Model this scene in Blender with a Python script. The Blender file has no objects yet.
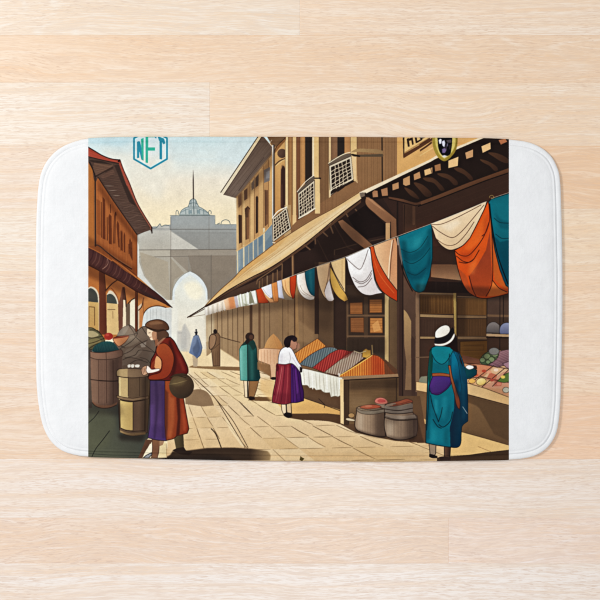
import bpy, bmesh, math
import numpy as np

# ---------------------------------------------------------------- camera, world, lamps, exposure
S = 0.0016            # metres per unit of the 600-unit sketch, at floor level
H = 2.0               # camera height above the floor
sc = bpy.context.scene
cam = bpy.data.cameras.new('camera'); cam.lens = 36*H/(600*S); cam.sensor_width = 36; cam.clip_end = 100
co = bpy.data.objects.new('camera', cam); sc.collection.objects.link(co); co.location = (0, 0, H); sc.camera = co
w = bpy.data.worlds.new('World'); sc.world = w; w.use_nodes = True
w.node_tree.nodes['Background'].inputs[0].default_value = (.96, .98, 1., 1); w.node_tree.nodes['Background'].inputs[1].default_value = AMB = .62
def lamp(name, loc, aim, size, power, colour):
    l = bpy.data.lights.new(name, 'AREA'); l.shape = 'DISK'; l.size = size; l.energy = power; l.color = colour
    o = bpy.data.objects.new(name, l); sc.collection.objects.link(o); o.location = loc
    d = [a-b for a, b in zip(aim, loc)]
    import mathutils
    o.rotation_euler = mathutils.Vector(d).to_track_quat('-Z', 'Y').to_euler(); return o
lamp('key_light', (-2.3, 1.1, 2.5), (0, 0, 0), .8, 61, (1, .985, .96))
lamp('sheen_light', (.16, -.92, 2.3), (.1, -.4, 0), .8, 7.5, (.95, .97, 1))
sc.view_settings.view_transform = 'Standard'; sc.view_settings.look = 'None'; sc.view_settings.exposure = 0; sc.view_settings.gamma = 1
sc.render.engine = 'CYCLES'; sc.render.resolution_x = sc.render.resolution_y = 1024

def W(px, py, z=0.):
    """sketch units -> metres at height z"""
    k = S*(H-z)/H
    return ((px-300)*k, (300-py)*k, z)
def tag(o, label=None, cat=None, kind=None):
    if label: o['label'] = label
    if cat: o['category'] = cat
    if kind: o['kind'] = kind
    return o
def s2l(c):
    c = np.asarray(c, float)/255.
    return np.where(c <= .04045, c/12.92, ((c+.055)/1.055)**2.4)
class NT:
    def __init__(s, name):
        s.m = bpy.data.materials.new(name); s.m.use_nodes = True; s.t = s.m.node_tree; s.b = s.t.nodes['Principled BSDF']
    def n(s, kind, **k):
        x = s.t.nodes.new('ShaderNode'+kind)
        for a, v in k.items():
            if a[0] == 'i' and a[1:].isdigit(): s.put(x.inputs[int(a[1:])], v)
            elif hasattr(x, a): setattr(x, a, v)
            else: s.put(x.inputs[a], v)
        return x
    def put(s, inp, v):
        if isinstance(v, bpy.types.NodeSocket): s.t.links.new(v, inp)
        else: inp.default_value = v
    def math(s, op, a, b=0., c=0.):
        return s.n('Math', operation=op, i0=a, i1=b, i2=c).outputs[0]
    def vm(s, op, a, b=(0, 0, 0)):
        return s.n('VectorMath', operation=op, i0=a, i1=b).outputs[0]
    def noise(s, v, scale=1., detail=4., rough=.5, dist=0.):
        x = s.n('TexNoise'); s.put(x.inputs['Vector'], v); s.put(x.inputs['Scale'], scale); s.put(x.inputs['Detail'], detail); s.put(x.inputs['Roughness'], rough); s.put(x.inputs['Distortion'], dist)
        return x.outputs['Fac']
    def ramp(s, f, a, b, c=0., d=1., smooth=True):
        x = s.n('MapRange'); x.interpolation_type = 'SMOOTHSTEP' if smooth else 'LINEAR'
        for i, v in enumerate((f, a, b, c, d)): s.put(x.inputs[i], v)
        return x.outputs[0]
    def mix(s, f, a, b, mode='MIX'):
        x = s.n('Mix'); x.data_type = 'RGBA'; x.blend_type = mode; x.clamp_result = False
        s.put(x.inputs[0], f); s.put(x.inputs[6], a); s.put(x.inputs[7], b)
        return x.outputs[2]

# ---------------------------------------------------------------- floor: pale oak boards
rows = [-1000, -940, -878, -815, -752, -690, -627, -565, -502, -440, -378, -316, -255, -192, -130, -60, -12, 35.3, 82.3, 146, 208.5, 271, 333, 396, 459, 518, 563.3, 626, 690, 752, 815, 878, 940, 1003, 1066, 1128, 1190, 1252, 1315, 1378, 1440, 1502, 1565]
joints = {-12: [-260, 300, 880], 35.3: [-120, 700], 82.3: [-420, 209.7, 790], 146: [-300, 330, 900], 208.5: [-150, 250, 850], 271: [-380, 400, 980], 333: [-200, 180, 760], 396: [-330, 360, 900], 459: [-100, 690], 518: [-210, 448.5, 990], 563.3: [-340, 640]}
tone = {(-12, 0): (240, 228, 213, .75), (-12, 1): (243, 225, 205, .5), (35.3, 1): (240, 226, 208, .5), (82.3, 0): (241, 229, 214, .4), (82.3, 1): (243, 225, 204, .7), (146, 0): (238, 223, 207, .55), (146, 1): (240, 212, 183, 1.), (208.5, 0): (238, 225, 209, .4), (208.5, 1): (243, 223, 198, .45),
        (271, 0): (237, 221, 204, .5), (271, 1): (243, 219, 193, .7), (333, 0): (237, 218, 199, .5), (333, 1): (243, 219, 194, .5), (396, 0): (237, 217, 197, .55), (396, 1): (242, 213, 187, .7), (459, 0): (239, 226, 214, .4), (518, 0): (238, 221, 206, 1.), (518, 1): (240, 224, 212, .8), (563.3, 0): (240, 228, 217, .4)}
rng = np.random.RandomState(3)
fb = bmesh.new(); bt = fb.loops.layers.float_color.new('board_tone'); bs = fb.loops.layers.float_color.new('board_seed')
for r0, r1 in zip(rows[:-1], rows[1:]):
    js = joints.get(r0) or sorted(rng.uniform(-900, 1500, 3))
    xs = [-1250]+list(js)+[1850]
    for i, (x0, x1) in enumerate(zip(xs[:-1], xs[1:])):
        g = .28
        key = (r0, i-1 if r0 in joints else -9)
        t_ = tone.get(key) or tuple(np.array((241, 220, 197, .45))+np.append(rng.uniform(-3, 3)*np.array([.6, 1.5, 2.2]), rng.uniform(-.2, .3)))
        o = [fb.verts.new(W(*p, -.00035)) for p in ((x0, r1), (x1, r1), (x1, r0), (x0, r0))]
        n = [fb.verts.new(W(*p, 0)) for p in ((x0+g, r1-g), (x1-g, r1-g), (x1-g, r0+g), (x0+g, r0+g))]
        fs = [fb.faces.new(n)]+[fb.faces.new((o[k], o[(k+1) % 4], n[(k+1) % 4], n[k])) for k in range(4)]
        c = s2l(t_[:3]); sd = rng.rand(3)
        for f in fs:
            for lp in f.loops: lp[bt] = (*c, 1); lp[bs] = (sd[0], sd[1], t_[3], 1)
me = bpy.data.meshes.new('floor'); fb.to_mesh(me); fb.free()
floor = bpy.data.objects.new('floor', me); sc.collection.objects.link(floor); tag(floor, kind='structure')
m = NT('oak_boards')
P = m.n('TexCoord').outputs['Object']
base = m.mix(1., m.n('VertexColor', layer_name='board_tone').outputs[0], (1.0, 1.0, 1.01, 1), 'MULTIPLY')
sd = m.n('SeparateColor', i0=m.n('VertexColor', layer_name='board_seed').outputs[0])
off = m.n('CombineXYZ', i0=m.math('MULTIPLY', sd.outputs[0], 37.), i1=m.math('MULTIPLY', sd.outputs[1], 23.), i2=m.math('MULTIPLY', sd.outputs[0], 11.)).outputs[0]
Q = m.vm('ADD', P, off)
fig = sd.outputs[2]
# slow warp gives the flowing grain
wp = m.noise(m.vm('MULTIPLY', Q, (3.2, 9., 1)), 1., 2., .5)
wy = m.math('MULTIPLY', m.math('SUBTRACT', wp, .5), m.math('MULTIPLY', fig, .085))
Qw = m.vm('ADD', Q, m.n('CombineXYZ', i0=0., i1=wy, i2=0.).outputs[0])
bands = m.noise(m.vm('MULTIPLY', Qw, (1.6, 44., 1)), 1., 4., .6)
rings = m.noise(m.vm('MULTIPLY', Qw, (3.2, 130., 1)), 1., 3., .6)
fine = m.noise(m.vm('MULTIPLY', Qw, (11., 300., 1)), 1., 3., .6)
fibre = m.noise(m.vm('MULTIPLY', Qw, (48., 620., 1)), 1., 3., .65)
pores = m.noise(m.vm('MULTIPLY', Qw, (75., 700., 1)), 1., 2., .5)
patch = m.noise(m.vm('MULTIPLY', Q, (6., 18., 1)), 1., 3., .5)
orange = m.mix(1., base, (.975, .895, .80, 1), 'MULTIPLY')
peach = m.mix(1., base, (.96, .82, .68, 1), 'MULTIPLY')
pale = m.mix(1., base, (1.015, 1.035, 1.06, 1), 'MULTIPLY')
grey = m.mix(1., base, (.90, .825, .765, 1), 'MULTIPLY')
dark = m.mix(1., base, (.80, .69, .62, 1), 'MULTIPLY')
c = m.mix(m.ramp(bands, .36, .66), pale, orange)
long = m.noise(m.vm('MULTIPLY', Qw, (2., 95., 1)), 1., 3., .6)
c = m.mix(m.math('MULTIPLY', m.ramp(long, .48, .66), .95), c, peach)
c = m.mix(m.math('MULTIPLY', m.ramp(long, .5, .34), .55), c, pale)
cath = m.noise(m.vm('MULTIPLY', Q, (2.4, 10., 1)), 1., 2., .45)
ph = m.math('ADD', m.math('MULTIPLY', cath, 11.), m.math('MULTIPLY', m.n('SeparateXYZ', i0=Q).outputs[1], 34.))
tri = m.math('ABSOLUTE', m.math('SUBTRACT', m.math('FRACT', ph), .5))
line = m.math('MULTIPLY', m.ramp(tri, .5, .32), m.ramp(m.math('ADD', m.math('MULTIPLY', fig, .8), m.math('SUBTRACT', m.noise(m.vm('MULTIPLY', Q, (1.9, 7., 1)), 1.), .5)), .25, .75))
c = m.mix(m.math('MULTIPLY', line, .75), c, peach)
c = m.mix(m.math('MULTIPLY', m.math('MULTIPLY', line, m.ramp(tri, .40, .5)), m.math('MULTIPLY', m.ramp(fine, .35, .65), .55)), c, dark)
c = m.mix(m.math('MULTIPLY', m.ramp(rings, .5, .7), m.math('ADD', .15, m.math('MULTIPLY', fig, .6))), c, orange)
c = m.mix(m.math('MULTIPLY', m.ramp(rings, .64, .74), m.math('MULTIPLY', fig, .6)), c, dark)
c = m.mix(m.math('MULTIPLY', m.ramp(fine, .49, .68), .9), c, grey)
c = m.mix(m.math('MULTIPLY', m.ramp(fine, .5, .3), .6), c, pale)
c = m.mix(m.math('MULTIPLY', m.ramp(fibre, .47, .66), .95), c, grey)
c = m.mix(m.math('MULTIPLY', m.ramp(fibre, .5, .28), .6), c, pale)
c = m.mix(m.math('MULTIPLY', m.math('MULTIPLY', m.ramp(pores, .56, .67), m.ramp(patch, .36, .56)), .7), c, dark)
m.put(m.b.inputs['Base Color'], c)
m.put(m.b.inputs['Roughness'], m.ramp(fibre, .3, .7, .30, .42))
m.b.inputs['Specular IOR Level'].default_value = .5
bp = m.n('Bump', Strength=.35, Distance=.0004, Height=m.math('ADD', fibre, m.math('MULTIPLY', pores, -.6)))
m.put(m.b.inputs['Normal'], bp.outputs[0])
me.materials.append(m.m)

INK = .95
# ---------------------------------------------------------------- printed artwork (flat print on the fabric), drawn as vector shapes
PX0, PX1, PY0, PY1 = 88.0, 509.0, 134.0, 464.0      # printed field in sketch units
RS = 5                                               # raster samples per unit
RW, RH = int((PX1-PX0)*RS), int((PY1-PY0)*RS)
IMG = np.zeros((RH, RW, 3), np.float32)
RNG = np.random.RandomState(7)

def tr(x0, y0, k):
    return lambda *p: [(x0+p[i]/k, y0+p[i+1]/k) for i in range(0, len(p), 2)]
def pts(*p):
    return [(p[i], p[i+1]) for i in range(0, len(p), 2)]
def crom(P, closed, n=6):
    P = np.array(P, float); N = len(P); out = []
    R = range(N) if closed else range(N-1)
    for i in R:
        if closed: a, b, c, d = P[(i-1) % N], P[i], P[(i+1) % N], P[(i+2) % N]
        else: a, b, c, d = P[max(i-1, 0)], P[i], P[i+1], P[min(i+2, N-1)]
        for j in range(n):
            t = j/n
            out.append(.5*((2*b)+(-a+c)*t+(2*a-5*b+4*c-d)*t*t+(-a+3*b-3*c+d)*t**3))
    if not closed: out.append(P[-1])
    return np.array(out)
def soften(P, n=5, lim=48.):
    """closed outline with gentle bends rounded off and true corners kept"""
    P = np.array(P, float); N = len(P); nx_ = np.roll(P, -1, 0)-P; ln = np.maximum(np.hypot(nx_[:, 0], nx_[:, 1]), 1e-6); u = nx_/ln[:, None]
    up = np.roll(u, 1, 0); cosv = (u*up).sum(1); corner = (cosv < math.cos(math.radians(lim))) | (ln > 15) | (np.roll(ln, 1) > 15)
    b = u+up; b /= np.maximum(np.hypot(b[:, 0], b[:, 1]), 1e-6)[:, None]
    out = []; t = np.arange(n)[:, None]/n
    for i in range(N):
        j = (i+1) % N
        m0 = u[i] if corner[i] else b[i]; m1 = u[i] if corner[j] else b[j]
        m0 = m0*ln[i]; m1 = m1*ln[i]
        out.append((2*t**3-3*t**2+1)*P[i]+(t**3-2*t**2+t)*m0+(-2*t**3+3*t**2)*P[j]+(t**3-t**2)*m1)
    return np.vstack(out)
def boxblur(m, r):
    for ax in (0, 1):
        for _ in range(2):
            c = np.cumsum(np.pad(m, [(r+1, r) if a == ax else (0, 0) for a in (0, 1)], mode='edge'), axis=ax)
            m = (np.take(c, range(2*r+1, c.shape[ax]), ax)-np.take(c, range(0, c.shape[ax]-2*r-1), ax))/(2*r+1)
    return m
def polymask(P, pad=0):
    Q = (np.asarray(P, float)-(PX0, PY0))*RS
    x0 = int(max(0, math.floor(Q[:, 0].min())-pad)); x1 = int(min(RW, math.ceil(Q[:, 0].max())+pad+1))
    y0 = int(max(0, math.floor(Q[:, 1].min())-pad)); y1 = int(min(RH, math.ceil(Q[:, 1].max())+pad+1))
    if x1 <= x0 or y1 <= y0: return None
    acc = np.zeros((y1-y0, x1-x0+1), np.uint8)
    for i in range(len(Q)):
        ax, ay = Q[i-1]; bx, by = Q[i]
        if ay == by: continue
        if ay > by: ax, ay, bx, by = bx, by, ax, ay
        r0 = max(int(math.ceil(ay-.5)), y0); r1 = min(int(math.ceil(by-.5)), y1)
        if r1 <= r0: continue
        rr = np.arange(r0, r1)
        xs = ax+(rr+.5-ay)*(bx-ax)/(by-ay)
        ci = np.clip(np.ceil(xs-.5).astype(int)-x0, 0, x1-x0)
        np.bitwise_xor.at(acc, (rr-y0, ci), 1)
    return x0, x1, y0, y1, np.bitwise_xor.accumulate(acc, axis=1)[:, :-1].astype(np.float32)
def col(c): return np.array(c, np.float32)/255.
def comp(x0, x1, y0, y1, m, c, c2=None, g=None):
    C = col(c)
    if c2 is not None:
        yy, xx = np.mgrid[y0:y1, x0:x1]
        xx = xx/RS+PX0; yy = yy/RS+PY0
        gx, gy = g[2]-g[0], g[3]-g[1]
        t = np.clip(((xx-g[0])*gx+(yy-g[1])*gy)/(gx*gx+gy*gy), 0, 1)[..., None]
        C = (C*(1-t)+col(c2)*t).astype(np.float32)
    s = IMG[y0:y1, x0:x1]
    s += (C-s)*m[..., None]
def F(P, c, c2=None, g=None, s=None, a=1., soft=0, ol=None, w=.5):
    """filled shape: c colour, c2+g second colour along a line, s smooth, a opacity, soft feather, ol outline colour"""
    if s == 1: P = crom(P, True)
    elif len(P) > 5: P = soften(P)
    r = int(round(soft*RS/2)) if soft else 0
    M = polymask(P, 4*r+1)
    if M is None: return
    x0, x1, y0, y1, m = M
    if r: m = boxblur(m, r)
    comp(x0, x1, y0, y1, m*a, c, c2, g)
    if ol is not None: L(list(P)+[P[0]], ol, w)
def L(P, c, w=.5, s=0, a=1., t0=1., t1=1.):
    """stroke of width w along P, tapering by t0/t1"""
    P = crom(P, False) if s else np.array(P, float)
    Q = (P-(PX0, PY0))*RS; n = len(Q)
    pad = int(w*RS+2)
    if sum(c) < 330 and w < 1.: w = w*1.25; a = min(1., a*1.1)
    x0 = int(max(0, Q[:, 0].min()-pad)); x1 = int(min(RW, Q[:, 0].max()+pad+1))
    y0 = int(max(0, Q[:, 1].min()-pad)); y1 = int(min(RH, Q[:, 1].max()+pad+1))
    if x1 <= x0 or y1 <= y0: return
    M = np.zeros((y1-y0, x1-x0), np.float32)
    for i in range(n-1):
        a_, b_ = Q[i], Q[i+1]
        u0 = int(max(x0, min(a_[0], b_[0])-pad)); u1 = int(min(x1, max(a_[0], b_[0])+pad+1))
        v0 = int(max(y0, min(a_[1], b_[1])-pad)); v1 = int(min(y1, max(a_[1], b_[1])+pad+1))
        if u1 <= u0 or v1 <= v0: continue
        yy, xx = np.mgrid[v0:v1, u0:u1]
        xx = xx+.5; yy = yy+.5
        d = b_-a_; l2 = max(d@d, 1e-6)
        t = np.clip(((xx-a_[0])*d[0]+(yy-a_[1])*d[1])/l2, 0, 1)
        dist = np.hypot(xx-a_[0]-t*d[0], yy-a_[1]-t*d[1])
        f = (i+t)/(n-1); ww = w*RS/2*(t0+(1-t0)*np.minimum(1, f*3) if t0 < 1 else 1)*(t1+(1-t1)*np.minimum(1, (1-f)*3) if t1 < 1 else 1)
        m = np.clip(ww-dist+.5, 0, 1)
        s_ = M[v0-y0:v1-y0, u0-x0:u1-x0]; np.maximum(s_, m, out=s_)
    comp(x0, x1, y0, y1, M*a, c)
def E(cx, cy, rx, ry, c, rot=0, **k):
    t = np.linspace(0, 2*math.pi, 33)[:-1]; cr, sr = math.cos(math.radians(rot)), math.sin(math.radians(rot))
    F([(cx+rx*math.cos(q)*cr-ry*math.sin(q)*sr, cy+rx*math.cos(q)*sr+ry*math.sin(q)*cr) for q in t], c, **k)
def R(x0, y0, x1, y1, c, **k): F(pts(x0, y0, x1, y0, x1, y1, x0, y1), c, **k)
def hatch(P, c, n, ang, w=.3, a=.25, s=0, jit=.5):
    """a pattern of n strokes clipped to a shape"""
    global IMG
    keep = IMG.copy(); M = polymask(crom(P, True) if s else P)
    if M is None: return
    x0, x1, y0, y1, m = M
    Q = np.array(P); cx, cy = Q.mean(0); R_ = np.hypot(*(Q.max(0)-Q.min(0)))/2+1
    dx, dy = math.cos(math.radians(ang)), math.sin(math.radians(ang))
    for i in range(n):
        o = (-1+2*(i+.5+(RNG.rand()-.5)*jit)/n)*R_
        px, py = cx-dy*o, cy+dx*o
        L(pts(px-dx*R_, py-dy*R_, px+dx*R_, py+dy*R_), c, w, a=a)
    new = IMG; IMG = keep
    IMG[y0:y1, x0:x1] += (new[y0:y1, x0:x1]-keep[y0:y1, x0:x1])*m[..., None]

def draw_sky_gate():
    R(80, 130, 520, 470, (194, 216, 219), c2=(210, 220, 215), g=(0, 138, 0, 158))
    R(80, 158, 520, 180, (208, 221, 218), c2=(232, 220, 198), g=(0, 158, 0, 180))
    R(80, 180, 520, 470, (232, 220, 198), c2=(240, 220, 182), g=(0, 180, 0, 214))
    F(pts(88, 137, 150, 137, 120, 146, 88, 143), (178, 211, 221), soft=3, a=.5)
    F(pts(100, 150, 175, 160, 160, 200, 125, 180), (228, 222, 204), soft=8, a=.7)
    F(pts(225, 137, 262, 137, 240, 165, 215, 160), (202, 217, 218), soft=6, a=.6)
    J = tr(170, 130, 4)
    # gate
    dk = (98, 110, 112)
    F(J(2, 346, 8, 342, 45, 342, 150, 338, 178, 342, 180, 378, 264, 378, 300, 378, 300, 700, -140, 700, -140, 390, -30, 384, 2, 378), (160, 164, 162), c2=(150, 142, 130), g=(0, 222, 0, 262))
    F(pts(179.5, 215, 180.6, 212, 182.5, 209.6, 187.8, 206.9, 193.8, 205.9, 199.8, 207.2, 205, 210.2, 208, 212.6, 209.5, 215), (176, 184, 180), ol=(112, 126, 126), w=.55)
    F(pts(188, 207, 189.4, 203.4, 190, 200.8, 191.6, 199.4, 193.3, 198.4, 195, 199.4, 196.2, 200.8, 197, 203.4, 199.2, 207), (178, 186, 182), ol=(108, 122, 122), w=.55)
    L(pts(181, 212.4, 187, 209.4, 194, 208.3, 201, 209.6, 208, 213), (128, 142, 142), .5, s=1); L(pts(189, 204, 193.4, 202.8, 198, 204), (104, 118, 118), .5, s=1)
    for x in (185.5, 189, 191.5, 197, 199.6, 203.4): L(pts(x, 209.4, x+.3, 214), (116, 132, 132), .6, a=.8)
    F(pts(188.4, 210.4, 191.8, 209.8, 191.8, 213.6, 188.4, 213.8), (138, 154, 156)); F(pts(197.4, 209.8, 200, 210.2, 200, 213.8, 197.4, 213.6), (138, 154, 156))
    for x in (191, 193.4, 195.8): L(pts(x, 200.4, x, 206), (104, 118, 118), .5)
    L(pts(193.4, 200, 194, 214), (108, 120, 120), .7)
    L(pts(193.2, 170, 193.3, 185, 193.4, 199), (84, 70, 64), 1.15, t0=.15)
    L(J(24, 340, 24, 328, 28, 321, 33, 326, 33, 338), dk, .4, s=1); L(J(154, 336, 155, 325, 160, 322, 165, 328, 164, 336), dk, .4, s=1)
    L(J(204, 376, 208, 365, 222, 359, 236, 364, 241, 376), dk, .45, s=1); L(J(200, 372, 190, 376), dk, .5)
    L(J(0, 342, 178, 342), (120, 128, 126), .5); L(J(180, 378, 264, 378), (120, 126, 124), .4); L(J(180, 342, 180, 376), (130, 136, 134), .4)
    # left shoulder, lit
    F(pts(137, 236, 151, 228.5, 156, 228, 157.5, 226, 160, 224, 161, 226.5, 169, 226, 170, 230, 199, 250, 206, 256, 188, 256, 188, 300, 137, 300), (196, 192, 180), a=.8, c2=(180, 172, 156), g=(0, 230, 0, 262))
    L(pts(151, 228.5, 156, 228, 158.5, 225.5, 160, 223.8, 161.5, 226.3, 165, 225, 169, 225.6), dk, .5, s=1, a=.8)
    F(pts(170, 230, 199, 249.5, 170, 249.5), (206, 202, 190), a=.6)
    F(pts(170, 231, 199, 249.5, 236, 249.5, 236, 232), (146, 146, 142), a=.5)
    # cornices
    R(137, 228, 236, 230.4, (150, 150, 146), a=.5)
    L(pts(170, 229.4, 236, 229.6), (118, 116, 112), .6, a=.8); L(pts(175, 233, 236, 233), (128, 126, 120), .4, a=.5)
    F(pts(137, 250, 236, 249.3, 236, 255.6, 137, 257), (158, 148, 134)); F(pts(137, 250, 170, 249.6, 170, 256.4, 137, 257), (182, 174, 158))
    L(pts(137, 250, 236, 249.3), (112, 104, 96), .55, a=.8); L(pts(137, 257, 236, 255.8), (118, 108, 98), .45, a=.8)
    F(pts(188, 255.5, 236, 255.5, 236, 306, 200, 306), (140, 128, 114), a=.75)
    F(pts(170, 257, 184, 273, 174, 280, 170, 310), (160, 148, 130), a=.7); F(pts(172, 257, 188, 257, 188, 272), (146, 134, 120), a=.7)
    for x, y0, y1, a_ in ((170.8, 217, 310, .5), (211.2, 255, 300, .6), (209, 217, 250, .3)): L(pts(x, y0, x, y1), (108, 100, 92), .5, a=a_)
    R(211.5, 256, 236, 300, (146, 132, 116), a=.5)
    # pale round buttress at the far left
    F(pts(137, 240, 139, 246, 139, 262, 144, 276, 155, 290, 172, 305, 172, 312, 150, 300, 137, 286), (216, 212, 200), c2=(196, 196, 190), g=(0, 240, 0, 310))
    F(pts(140, 252, 158, 258, 168, 262, 170, 302, 158, 292, 146, 277, 141, 262), (172, 160, 140), s=0, a=.9)
    # archway with the hazy distance
    F(pts(172.4, 296, 173, 289, 177, 281, 183, 275, 190, 271.3, 197, 275, 203, 281, 207, 289, 207.6, 296, 207.6, 372, 172.4, 372), (214, 220, 218))
    F(pts(174.6, 300, 175, 291, 179, 284, 184.5, 278.5, 190, 275, 196, 279, 201, 284.5, 205, 291, 205.6, 300, 206, 372, 174.6, 372), (222, 224, 212), c2=(228, 218, 196), g=(0, 280, 0, 330))
    F(pts(184, 285, 192, 281.5, 200, 285, 203, 293, 198, 299.5, 190, 298, 186, 292), (246, 236, 206), soft=3, s=1)
    L(pts(172.4, 296, 173, 289, 177, 281, 183, 275, 190, 271.3, 197, 275, 203, 281, 207, 289, 207.6, 296), (120, 122, 118), .4, s=1, a=.6)
    R(150, 300, 174.4, 352, (206, 204, 196), c2=(222, 218, 204), g=(150, 0, 174, 0)); R(172, 305, 178, 350, (228, 224, 208), soft=2)
    for x in (146.5, 149.5, 153, 158, 163, 168): L(pts(x, 310, x, 340), (178, 176, 170), .7, a=.5)
    R(206, 300, 215, 356, (216, 202, 176), soft=2)
    F(pts(177, 331, 181.5, 330.5, 183, 325.5, 185, 322.8, 187, 327, 190.5, 334, 191, 356, 176.8, 352), (190, 186, 178), a=.75, soft=1)
    F(pts(181, 335, 184.5, 324.5, 186.5, 332, 187, 354, 181, 352), (176, 174, 168), a=.5, soft=.8)
    L(pts(178, 333, 182, 333), (130, 130, 130), .5, a=.6)
    F(pts(208, 272, 236, 270, 212, 300), (132, 120, 106), a=.3, soft=3)

def draw_ground():
    F(pts(140, 350, 176, 351, 190, 352, 206, 349, 520, 349, 520, 470, 88, 470, 88, 400), (229, 204, 168), c2=(224, 188, 140), g=(0, 352, 0, 460))
    F(pts(175, 352, 215, 350, 260, 380, 300, 405, 300, 425, 235, 400, 190, 372), (236, 206, 154), soft=5, a=.6)
    F(pts(88, 440, 520, 440, 520, 470, 88, 470), (216, 180, 132), soft=10, a=.5)
    R(272, 453, 436, 464, (208, 172, 124), a=.5, soft=1)
    ln = (92, 68, 42)
    A = tr(170, 330, 4)
    vx, vy = 168., 345.
    ys = [371, 378, 386, 395, 405, 416.4, 427.2, 438.7, 450, 463]
    sl = [.12, .35, .55, .76, 1.0, 1.25, 1.5, 1.76, 2.05, 2.4, 2.8, 3.3]
    for r in range(len(ys)-1):
        y0, y1 = ys[r], ys[r+1]
        for k, q in enumerate(sl):
            h_ = RNG.rand()
            t_ = lambda x, y: y-(x-240)*.022
            xa, xb = vx+q*(y0-vy), vx+q*(y1-vy)
            if h_ < .78: L(pts(xa, t_(xa, y0)+RNG.rand()*.3, (xa+xb)/2, t_((xa+xb)/2, (y0+y1)/2), xb, t_(xb, y1)-RNG.rand()*(y1-y0)*.12), ln, .42+.022*r, s=1, a=.38+.35*RNG.rand(), t0=.6, t1=.5)
            if k+1 < len(sl) and RNG.rand() < .8:
                xc = vx+sl[k+1]*(y1-vy); f0, f1 = RNG.rand()*.25, 1-RNG.rand()*.25
                p0, p1 = xb+(xc-xb)*f0, xb+(xc-xb)*f1
                L(pts(p0, t_(p0, y1), (p0+p1)/2, t_((p0+p1)/2, y1)+RNG.randn()*.2, p1, t_(p1, y1)), ln, .34+.02*r, s=1, a=.28+.3*RNG.rand(), t0=.4, t1=.4)
                if RNG.rand() < .3: F([(xb, t_(xb, y1)), (xc, t_(xc, y1)), (vx+sl[k+1]*(y0-vy), t_(vx+sl[k+1]*(y0-vy), y0)), (xa, t_(xa, y0))], (206, 170, 118) if RNG.rand() < .6 else (240, 220, 184), a=.28)
    L(A(75, 175, 130, 222, 182, 275, 225, 345, 300, 470), (84, 62, 40), .55, s=1, a=.85, t0=.3); L(A(182, 275, 250, 360, 312, 470), (84, 62, 40), .5, s=1, a=.85)
    L(A(275, 285, 335, 345), (70, 50, 32), .7, t0=.3, t1=.3); L(A(165, 395, 185, 420, 212, 490), (70, 50, 32), .75, s=1)
    F(A(214, 350, 232, 362, 300, 468, 284, 462, 240, 400), (240, 214, 170), a=.6)
    F(pts(300.5, 456, 302, 457.4, 304.5, 458.6, 302, 461, 299.6, 460), (110, 92, 48))
    for _ in range(70):
        x, y = 180+RNG.rand()*250, 372+RNG.rand()*85; w_ = 1+RNG.rand()*5
        L(pts(x, y, x+w_, y+RNG.rand()*1.2), (150, 118, 76), .3, a=.35)

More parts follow.
